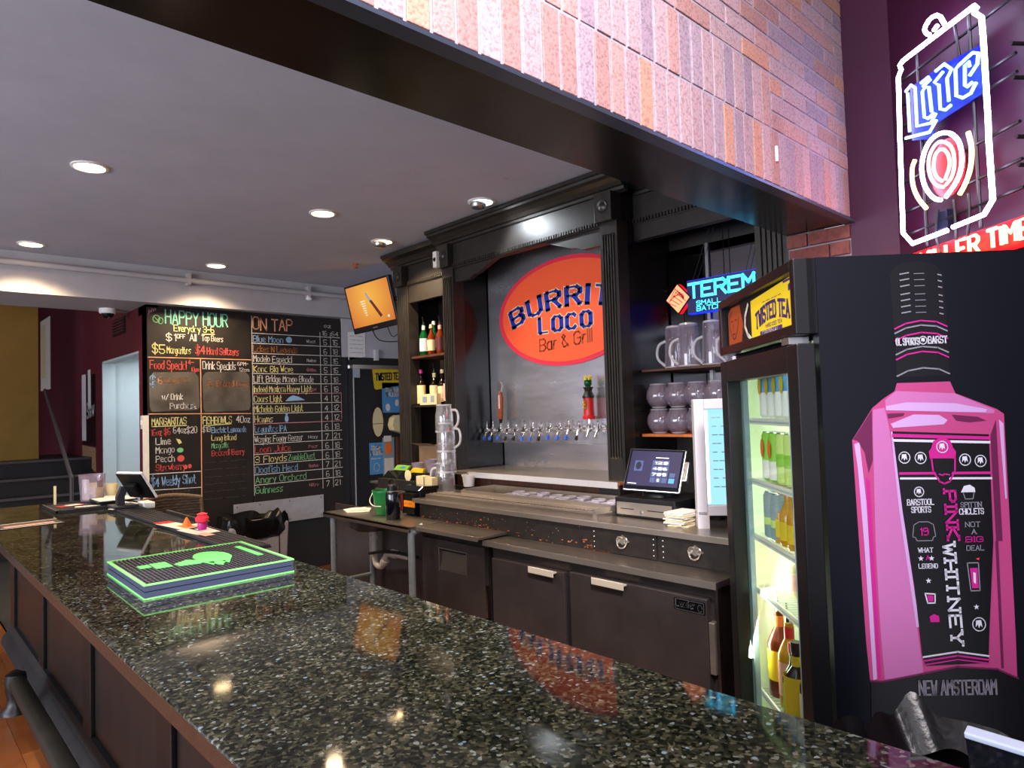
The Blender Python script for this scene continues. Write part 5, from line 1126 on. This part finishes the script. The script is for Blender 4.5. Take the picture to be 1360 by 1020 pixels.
M().bx(0,.0525,0,W_,1.712,1.90,FB).build('header_box','fridge_black',fg,smooth=False) if 0 else None
sg=M().bx(-W_+.03,-.03,1.742,1.872,-.03,-.024,FFr).build('sign_sheet','dark_print',h,smooth=False)
M().prism([(-.41,1.742),(-.045,1.742),(-.045,1.872),(-.41,1.858)],-.024,-.022,FFr).build('yellow_carton','sign_lit',h,smooth=False)
M().prism([(-.66,1.742),(-.52,1.742),(-.50,1.80),(-.53,1.866),(-.62,1.868),(-.66,1.85)],-.024,-.0225,FFr).build('orange_portrait','logo_brown',h,smooth=False)
mb=M(); mb.strip([(-.62,1.855),(-.645,1.83),(-.64,1.80),(-.62,1.775),(-.60,1.76),(-.58,1.765),(-.555,1.79),(-.54,1.83)],.004,FFr,-.022); mb.strip([(-.625,1.822),(-.605,1.822)],.004,FFr,-.022); mb.strip([(-.58,1.822),(-.56,1.822)],.004,FFr,-.022); mb.strip([(-.612,1.778),(-.585,1.778)],.004,FFr,-.022); mb.strip([(-.60,1.81),(-.605,1.793)],.003,FFr,-.022); mb.build('portrait_lines','maroon',h,smooth=False)
mb=M(); mb.strip([(-.44,1.85),(-.47,1.82),(-.475,1.79),(-.45,1.76),(-.42,1.745)],.014,FFr,-.022); mb.build('white_swirl','paper',h,smooth=False)
mb=M()
for P in layout('TWISTED TEA',0,0,.042,w=.27,gap=1.5,serif=.3):
    mb.strip([(-.365+X, 1.768+Y+.02*math.sin(PI*min(max(X/.27,0),1))*.9) for X,Y in P],.009,FFr,-.0212)
mb.bx(-.13,-.045,1.862,1.868,-.0215,-.021,FFr); mb.prism([(-.095,1.835),(-.05,1.845),(-.05,1.862),(-.095,1.852)],-.0215,-.021,FFr); mb.bx(-.06,-.05,1.79,1.86,-.0215,-.021,FFr); mb.bx(-.33,-.15,1.742,1.756,-.0215,-.0212,FFr)
write(mb,FFr,'-- --- ---- --',-.30,1.832,.011,.002,w=.15,d=-.021); write(mb,FFr,'HARD ICED TEA',-.28,1.762,.009,.0018,w=.13,d=-.021); mb.build('sign_lettering','purple',h,smooth=False)
mb=M(); write(mb,FFr,'ORIGINAL',-.31,1.744,.010,.002,w=.14,d=-.0208); mb.build('banner_lettering','paper',h,smooth=False)
M().bx(.0,.05,.05,.10,1.693,1.71,FB).build('hinge','silver',fg,smooth=False)
dr=fr(M(),-W_-.0,0,.12,1.69,.07,-.045,.0,FFr).build('door','fridge_trim',fg,smooth=False,bev=.003)
fr(M(),-W_+.03,-.072,.18,1.655,.008,-.044,-.002,FFr).build('gasket','grey_blue',dr,smooth=False)
M().bx(-W_+.035,-.065,.18,1.65,-.030,-.026,FFr).build('pane','pane',dr,smooth=False)
mb=M()
for k,a in enumerate((-.650,-.636,-.622)): mb.bx(a-.005,a+.004,.19,1.65,-.066,-.05,FFr)
mb.build('door_mullion','grey_blue',fg,smooth=False)
M().bx(.060,.066,.640,.652,.22,1.68,FB).build('light_tube','fridge_led',fg,smooth=False); M().bx(.10,.58,.045,.052,1.675,1.69,FB).build('light_tube','fridge_led',fg,smooth=False)
for z in (1.497,1.297,1.112,.935,.60):
    mb=M()
    mb.bx(.070,.076,.04,.66,z-.020,z,FB)
    for k in range(26): b_=.05+k*.024; mb.bx(.076,.64,b_-.0015,b_+.0015,z-.005,z-.002,FB)
    mb.bx(.35,.354,.04,.66,z-.008,z-.004,FB)
    s=mb.build('wire_shelf','white_gloss',fg,smooth=False,stuff=False)
    q=M()
    for k in range(60): b_=.048+k*.0102; q.bx(.0695,.070,b_,b_+.005,z-.014,z-.008,FB)
    q.build('shelf_holes','grey_blue',s,smooth=False,stuff=True)
q=M()
for k in range(60): z=.3+k*.023; q.bx(.30,.306,.6595,.66,z,z+.008,FB)
q.build('slots','grey_blue',fg,smooth=False,stuff=True)
def canp(a,b,z,l,group,h=.156,r=.0285,col='white',band=None,bz=(.4,.9),dot=None,txt=None,tc='black'):
    p=FB(a,b,z); t=thing('drink_can',l,'can',tuple(p),0,group); x,y=p.x,p.y
    M().lathe([(r*.75,z),(r,z+.008),(r,z+h-.014),(r*.82,z+h-.002)],(x,y,0),18).build('can_body',col,t)
    M().lathe([(r*.84,z+h-.003),(r*.84,z+h),(r*.7,z+h-.001),(0,z+h-.003)],(x,y,0),18,cap=False).build('lid','silver',t)
    if band: M().lathe([(r+.0006,z+h*bz[0]),(r+.0006,z+h*bz[1])],(x,y,0),18,cap=False).build('band',band,t)
    if dot:
        F=Fr((x,y,0),U,(0,0,1),-V_*1); F=Fr(Vector((x,y,0))+(-V_)*(r+.001),-U,(0,0,1),-V_); M().flat(ell(0,z+h*.66,.016,.030,14),0,F).build('fruit_print',dot,t,smooth=False)
    return t
def row(zs,a,bs,desc,group,**k):
    p=None
    names=['first','second','third','fourth','fifth','sixth','seventh','eighth']
    for i,b in enumerate(bs):
        l='%s, %s from the hinge'%(desc,names[i])
        if p is None: p=canp(a,b,zs,l,group,**k)
        else:
            q=FB(a,b,zs); o=dup(p,tuple(q),label=l)
B8=[.08+.066*i for i in range(8)]
row(1.4985,.108,B8,'blue can with yellow fruit on the top fridge shelf','blue and white cans on the top fridge shelf',col='white',band='sky_blue',bz=(.52,.93),dot='yellow')
row(1.4985,.172,B8,'blue can behind on the top fridge shelf','blue and white cans behind on the top fridge shelf',col='white',band='sky_blue',bz=(.52,.93))
row(1.298,.108,B8[6:8],'green can with orange top on the second fridge shelf','green cans on the second fridge shelf',col='lime',band='white',bz=(.05,.42),dot='orange')
row(1.298,.108,B8[4:6],'pale lime can on the second fridge shelf','pale lime cans on the second fridge shelf',col='pale_lime',band='lime',bz=(.35,.6))
row(1.298,.108,B8[2:4],'salmon pink can on the second fridge shelf','salmon cans on the second fridge shelf',col='salmon',band='red_rim',bz=(.45,.55))
row(1.1135,.108,B8[6:8],'grey-blue can on the third fridge shelf','grey-blue cans on the third fridge shelf',h=.15,r=.031,col='grey_blue',band='pale_lime',bz=(.3,.45))
row(1.1135,.175,B8[5:8],'grey-blue can behind on the third fridge shelf','grey-blue cans behind on the third fridge shelf',h=.15,r=.031,col='grey_blue',band='white',bz=(.3,.45))
def fb(a,b,z,l,**k): p=FB(a,b,z); return bottle(p.x,p.y,z,l,cat='bottle',**k)
for i,b in enumerate((.47,.41,.35,.29)):
    fb(.11,b,1.1135,'golden beer bottle with white cap on the third fridge shelf, %s from the cans'%['first','second','third','fourth'][i],h=.185,r=.029,body='yellow_liquid',label='yellow',cap='white',group='golden bottles on the third fridge shelf',lab=(.1,.4),sh=.5)
t=thing('juice_jug','large yellow juice jug on the fourth fridge shelf','jug',tuple(FB(.20,.50,.936))); p=FB(.20,.50,0)
M().lathe([(.065,.937),(.07,.945),(.07,1.03),(.05,1.06),(.02,1.075)],(p.x,p.y,0),20).build('jug_body','label_cream',t); M().lathe([(.0705,.96),(.0705,1.01)],(p.x,p.y,0),20,cap=False).build('label','salmon',t); M().cyl((p.x,p.y,1.074),(p.x,p.y,1.09),.02,14).build('cap','orange',t)
fb(.12,.58,.601,'clear bottle with orange neck and pourer at the back of the bottom fridge shelf',h=.27,r=.038,body='amber',label='yellow',neck='orange',pour=True,capm='chrome',lab=(.2,.55),group='bottles on the bottom fridge shelf')
fb(.12,.49,.601,'clear bottle with red neck and pourer on the bottom fridge shelf',h=.26,r=.036,body='yellow_liquid',label='salmon',neck='red',pour=True,capm='chrome',group='bottles on the bottom fridge shelf')
fb(.10,.40,.601,'green bottle on the bottom fridge shelf',h=.20,r=.035,body='green_bottle',label='lime',cap='red',group='bottles on the bottom fridge shelf')
fb(.09,.35,.601,'dark bottle with a bright yellow label on the bottom fridge shelf',h=.22,r=.038,body='dark_bottle',label='yellow',cap='black',neck='yellow',group='bottles on the bottom fridge shelf',lab=(.05,.7))
fb(.10,.26,.601,'dark wine bottle nearest the hinge on the bottom fridge shelf',h=.25,r=.036,body='dark_bottle',label='paper',cap='black',group='bottles on the bottom fridge shelf')
lamp('fridge_lamp','AREA',tuple(FB(.12,.56,1.2)),5.5,(.90,1,.78),tuple(FB(.5,.3,1.1)),.05,sizey=1.0)
lamp('fridge_lamp','AREA',tuple(FB(.30,.30,1.67)),4,(.90,1,.78),tuple(FB(.3,.3,1.0)),.4)
# printed bottle on the fridge side
pd=M(); N=[0]
def pp(col,poly,lay): MMp.setdefault(col,M()).flat(poly,.0004*lay,FS)
MMp={}
pp('pink',[(.235,1.585),(.361,1.585),(.372,1.556),(.467,1.515),(.483,1.503),(.482,1.27),(.480,.965),(.478,.874),(.136,.871),(.131,.97),(.125,1.277),(.122,1.45),(.174,1.527),(.202,1.549),(.229,1.566)],1)
pp('print_black',[(.231,1.853),(.248,1.872),(.266,1.878),(.301,1.881),(.338,1.872),(.358,1.85),(.361,1.753),(.36,1.60),(.236,1.60),(.235,1.70)],1)
pp('pink_light',[(.232,1.566),(.370,1.556),(.462,1.513),(.46,1.505),(.205,1.520),(.205,1.545)],2)
pp('pink_pale',[(.206,1.53),(.255,1.538),(.37,1.532),(.445,1.515),(.44,1.508),(.206,1.520)],3)
pp('pink_pale',[(.215,1.487),(.27,1.508),(.33,1.505),(.35,1.492),(.34,1.482),(.22,1.477)],3)
pp('pink_dark',[(.36,1.505),(.42,1.498),(.44,1.488),(.40,1.485),(.37,1.49)],3); pp('pink_dark',[(.208,1.512),(.25,1.512),(.245,1.505),(.21,1.50)],3)
pp('pink_light',[(.175,1.522),(.203,1.527),(.212,1.47),(.235,1.2),(.262,.885),(.170,.878),(.166,1.0),(.165,1.2),(.172,1.48)],2)
pp('pink_dark',[(.124,1.452),(.172,1.522),(.168,1.40),(.157,1.37),(.150,1.42),(.135,1.448)],3)
pp('pink_pale',[(.126,1.44),(.139,1.445),(.148,1.30),(.152,.88),(.143,.876),(.138,1.2),(.132,1.38)],3); pp('magenta',[(.150,1.36),(.158,1.35),(.160,1.1),(.162,.88),(.155,.88),(.152,1.1)],3)
pp('pink_pale',[(.214,1.468),(.219,1.468),(.232,1.28),(.258,1.0),(.250,1.0),(.224,1.28)],4)
pp('pink_dark',[(.448,1.452),(.463,1.49),(.462,1.2),(.447,1.2)],3); pp('pink_pale',[(.470,1.49),(.480,1.48),(.478,1.3),(.474,1.3)],3); pp('pink_dark',[(.445,1.2),(.452,1.2),(.448,.90),(.442,.90)],3)
pp('print_black',[(.218,1.469),(.444,1.455),(.440,1.2),(.417,.966),(.413,.914),(.268,.909),(.260,.93),(.250,1.1),(.232,1.274)],5)
pp('print_black',[(.137,.874),(.165,.872),(.34,.904),(.432,.897),(.478,.875),(.479,.62),(.140,.62),(.134,.79)],5); pp('pink',[(.142,.80),(.165,.80),(.170,.62),(.146,.62)],6)
def stp(col,pts,w,lay=7): MMp.setdefault('~'+col,M()).strip(pts,w,FS,.0004*lay)
for z,cc in ((1.735,'magenta'),(1.724,'print_grey'),(1.706,'magenta'),(1.672,'print_grey'),(1.660,'magenta'),(1.620,'print_grey')):
    stp(cc,[(.236,z-.018),(.262,z-.006),(.298,z),(.335,z-.004),(.359,z-.016)],.0035)
for z in (1.85,1.835,1.82,1.80,1.785,1.77,1.755): stp('print_grey',[(.255,z),(.275,z+.003)],.003); stp('print_grey',[(.288,z),(.312,z)],.0015); stp('print_grey',[(.345,z-.004),(.352,z-.006)],.003)
stp('magenta',[(.22,1.459),(.443,1.446)],.008); stp('print_white',[(.221,1.447),(.443,1.436)],.006); stp('magenta',[(.231,1.367),(.443,1.363)],.006); stp('print_white',[(.232,1.355),(.443,1.350)],.005)
stp('print_white',[(.262,.930),(.342,.941),(.413,.930)],.004); stp('magenta',[(.264,.921),(.342,.932),(.413,.921)],.004); stp('magenta',[(.266,.912),(.342,.923),(.413,.913)],.003); stp('pink_dark',[(.137,.876),(.165,.874),(.34,.906),(.432,.899),(.478,.877)],.004)
pp('magenta',[(.306,1.425),(.312,1.443),(.333,1.452),(.352,1.443),(.358,1.425),(.364,1.416),(.362,1.398),(.354,1.400),(.310,1.401),(.302,1.399),(.300,1.418)],8)
stp('magenta',[(.306,1.40),(.308,1.37),(.322,1.345),(.333,1.34),(.346,1.345),(.359,1.37),(.361,1.40)],.004,8)
pp('print_black',[(.310,1.399),(.356,1.398),(.354,1.37),(.343,1.348),(.333,1.345),(.323,1.348),(.312,1.37)],8); stp('magenta',[(.322,1.363),(.330,1.360),(.334,1.363),(.345,1.361)],.003,9)
def crest(x,z,r,lay=9):
    stp('print_white',ell(x,z,r,r*1.05,14)+[(x+r,z)],.0022,lay); MMp.setdefault('print_white',M()).flat([(x-r*.45,z+r*.6),(x+r*.35,z+r*.65),(x+r*.5,z-r*.5),(x+r*.2,z-r*.1),(x-r*.05,z-r*.6),(x-r*.2,z),(x-r*.55,z-r*.45)],.0004*lay,FS)
for x,z in ((.242,1.405),(.280,1.403),(.384,1.396),(.420,1.392)): crest(x,z,.013)
crest(.332,1.428,.013,10); crest(.272,1.322,.011); crest(.395,1.005,.015); crest(.301,1.687,.009)
for s,x,z,h_,w__,cc in (('BARSTOOL',.243,1.291,.013,.062,'print_white'),('SPORTS',.252,1.273,.013,.045,'print_white'),('SPITTIN',.368,1.283,.011,.048,'print_grey'),('CHICLETS',.364,1.266,.013,.056,'print_white'),('NOT',.376,1.236,.011,.034,'print_grey'),('A',.390,1.219,.011,.010,'print_grey'),('BIG',.375,1.200,.012,.040,'magenta'),('DEAL',.376,1.180,.011,.040,'print_grey'),('WHAT',.263,1.178,.010,.034,'print_white'),('A',.280,1.160,.010,.008,'magenta'),('LEGEND',.262,1.140,.010,.044,'print_white'),('19',.268,1.219,.016,.020,'magenta'),('OL SPORTS',.237,1.677,.016,.054,'print_white'),('BARST',.313,1.679,.016,.044,'print_white')):
    mb=MMp.setdefault('~'+cc,M())
    for P in layout(s,x,z,h_,w=w__,serif=.4): mb.strip(P,h_*.17,FS,.0040)
mb=MMp.setdefault('~print_grey',M()); write(mb,FS,'NEW AMSTERDAM',.248,.842,.032,.0045,w=.178,d=.004)
# large vertical lettering PINK WHITNEY (reads downwards)
VF=Fr(FS(0,0,0),-FS.v,FS.u,FS.n)
for s,z0,x0,w__,cc in (('PINK',1.322,.330,.112,'magenta'),('WHITNEY',1.196,.322,.235,'print_white')):
    mb=MMp.setdefault('~'+cc,M())
    for P in layout(s,-z0,x0,.026,w=w__,gap=1.9,serif=.7,rise=.03): mb.strip(P,.0055,VF,.0042)
stp('print_grey',[(.256,1.243),(.268,1.250),(.290,1.250),(.302,1.243),(.306,1.215),(.300,1.213),(.298,1.205),(.262,1.205),(.258,1.213),(.252,1.215),(.256,1.243)],.0018)
def star(x,z,r):
    MMp.setdefault('print_white',M()).flat([(x+(r if i%2==0 else r*.42)*math.sin(i*PI/5),z+(r if i%2==0 else r*.42)*math.cos(i*PI/5)) for i in range(10)],.0038,FS)
for x,z in ((.268,1.163),(.293,1.163),(.283,1.110),(.391,1.046)): star(x,z,.007)
stp('print_grey',[(.376,1.150),(.402,1.150),(.402,1.084),(.381,1.084),(.376,1.150)],.0025); pp('magenta',[(.381,1.138),(.399,1.138),(.399,1.090),(.384,1.090)],8); pp('print_white',[(.388,1.128),(.394,1.126),(.393,1.10),(.388,1.104)],9); pp('red_rim',[(.396,1.160),(.405,1.162),(.403,1.156)],8)
stp('print_white',[(.274,1.080),(.297,1.078),(.296,1.057),(.279,1.057),(.274,1.080)],.003); pp('magenta',[(.278,1.076),(.293,1.075),(.292,1.061),(.281,1.061)],8)
pp('magenta',[(.281,1.025),(.291,1.031),(.303,1.026),(.304,1.012),(.283,1.012)],8)
pp('print_white',[(.370,1.318),(.378,1.333),(.392,1.336),(.403,1.328),(.404,1.318)],8); stp('print_grey',[(.376,1.316),(.380,1.302),(.398,1.302),(.401,1.316)],.002)
pr_=thing
art=M().flat([(.12,.62),(.485,.62),(.485,1.882),(.12,1.882)],.0002,FS).build('bottle_print','print_black' if 0 else 'fridge_black',fg,smooth=False)
for col,mb in MMp.items(): mb.build('print_layer',col.strip('~'),art,smooth=False,stuff=True)
# ------------------------------------------------------------------ neon sign on the diagonal wall
ns=thing('neon_sign','tall neon beer sign shaped like a can with glowing lettering beneath','neon sign',tuple(WF(.37,2.5,.08)),0)
NP={'can':[(0.189,2.852),(0.549,2.85),(0.557,2.837),(0.545,2.828),(0.574,2.795),(0.576,2.717),(0.576,2.451),(0.574,2.379),(0.576,2.185),(0.537,2.148),(0.397,2.144)],
'can2':[(0.189,2.852),(0.168,2.844),(0.175,2.823),(0.157,2.803),(0.148,2.585),(0.145,2.5),(0.136,2.192),(0.186,2.138),(0.368,2.14)],
'tab':[(0.413,2.864),(0.387,2.917),(0.344,2.929),(0.311,2.91),(0.317,2.887),(0.336,2.871)],'tab2':[(0.357,2.874),(0.378,2.882)],
'L1':[(0.194,2.727),(0.225,2.738),(0.246,2.717),(0.245,2.57),(0.318,2.551),(0.345,2.575)],'L2':[(0.335,2.58),(0.306,2.573),(0.286,2.587),(0.283,2.684),(0.298,2.694),(0.318,2.684),(0.325,2.59)],
'L0':[(0.205,2.716),(0.204,2.566)],'i':[(0.279,2.719),(0.318,2.722),(0.327,2.708),(0.288,2.702)],
't1':[(0.356,2.725),(0.399,2.729),(0.432,2.693),(0.408,2.672),(0.411,2.589)],'t2':[(0.391,2.705),(0.346,2.688),(0.368,2.668),(0.368,2.58),(0.393,2.566),(0.419,2.571)],
'e1':[(0.51,2.631),(0.546,2.653),(0.551,2.686),(0.529,2.7),(0.466,2.69),(0.45,2.684),(0.446,2.592),(0.475,2.571),(0.511,2.57),(0.536,2.595)],'e2':[(0.519,2.603),(0.498,2.599),(0.487,2.609),(0.492,2.676),(0.51,2.678),(0.512,2.661)],
'u2':[(0.346,2.55),(0.309,2.521),(0.18,2.551)],
'ringo':[(0.347,2.257),(0.311,2.271),(0.26,2.34),(0.256,2.432),(0.307,2.497),(0.388,2.493),(0.447,2.44),(0.46,2.365),(0.437,2.303),(0.37,2.259)],
'ringm':[(0.363,2.298),(0.321,2.319),(0.294,2.368),(0.295,2.432),(0.333,2.467),(0.372,2.463),(0.415,2.425),(0.423,2.365),(0.407,2.319),(0.373,2.302)],
'ringi':[(0.358,2.321),(0.33,2.345),(0.316,2.385),(0.33,2.434),(0.367,2.439),(0.394,2.409),(0.401,2.364),(0.371,2.321)],
'yl':[(0.225,2.449),(0.204,2.425),(0.203,2.359),(0.228,2.3),(0.271,2.249)],'yr':[(0.49,2.445),(0.503,2.385),(0.493,2.321),(0.465,2.275),(0.436,2.248)]}
for nm,m_,ks,r,sm in (('can_outline_tube','neon_white',('can','can2'),.0085,0),('pull_tab_tube','neon_white',('tab','tab2'),.0075,1),('blue_lettering_tube','neon_blue',('L0','L1','L2','i','t1','t2','e1','e2','u2'),.0058,0),('ring_tube','neon_white',('ringo',),.0075,2),('ring_tube','neon_pink',('ringm','ringi'),.0065,2),('yellow_arc_tube','neon_yellow',('yl',),.0078,2),('yellow_arc_tube','neon_yellow',('yr',),.0078,2)):
    mb=M()
    for k in ks: mb.tube([WF(a,b,.08) for a,b in NP[k]],r,8,smooth=sm)
    mb.build(nm,m_,ns)
mb=M()
for P in layout("IT'S MILLER TIME",.035,2.036,.060,w=.655,gap=1.6): mb.tube([WF(a,b,.06) for a,b in P],.0062,6)
mb.build('red_lettering_tube','neon_red',ns)
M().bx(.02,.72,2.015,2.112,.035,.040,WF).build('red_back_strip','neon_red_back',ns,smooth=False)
M().prism([(.185,2.54),(.19,2.745),(.36,2.745),(.56,2.72),(.56,2.56),(.30,2.55),(.30,2.50)],.055,.058,WF).build('blue_back','blue_backing',ns,smooth=False)  # emissive sheet standing in for the blue glow around the letters
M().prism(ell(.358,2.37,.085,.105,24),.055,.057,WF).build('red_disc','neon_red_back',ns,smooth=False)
mb=M()
for z in (2.80,2.62,2.56,2.40,2.28,2.19): mb.tube([WF(.10,z,.045),WF(.66,z+.01,.045)],.006,6)
for a in (.22,.48): mb.tube([WF(a,2.12,.045),WF(a,2.86,.045)],.006,6)
for a,z in ((.10,2.72),(.66,2.66),(.66,2.55),(.66,2.36),(.66,2.27)): mb.tube([WF(a,z,.0),WF(a,z,.06)],.007,6)
mb.build('support_frame','black',ns)
for pts in ([(.37,2.25),(.375,2.1),(.36,2.0)],[(.29,2.24),(.27,2.15),(.30,2.05)],[(.44,2.25),(.44,2.18),(.42,2.08)],[(.42,2.86),(.44,2.70),(.43,2.6)]): M().tube([WF(a,b,.05) for a,b in pts],.005,6,smooth=2).build('feed_wire','black',ns)
M().bx(.27,.33,2.16,2.23,.01,.05,WF).build('transformer','navy',ns,smooth=False,bev=.004)
print('OBJECTS',len(bpy.data.objects))
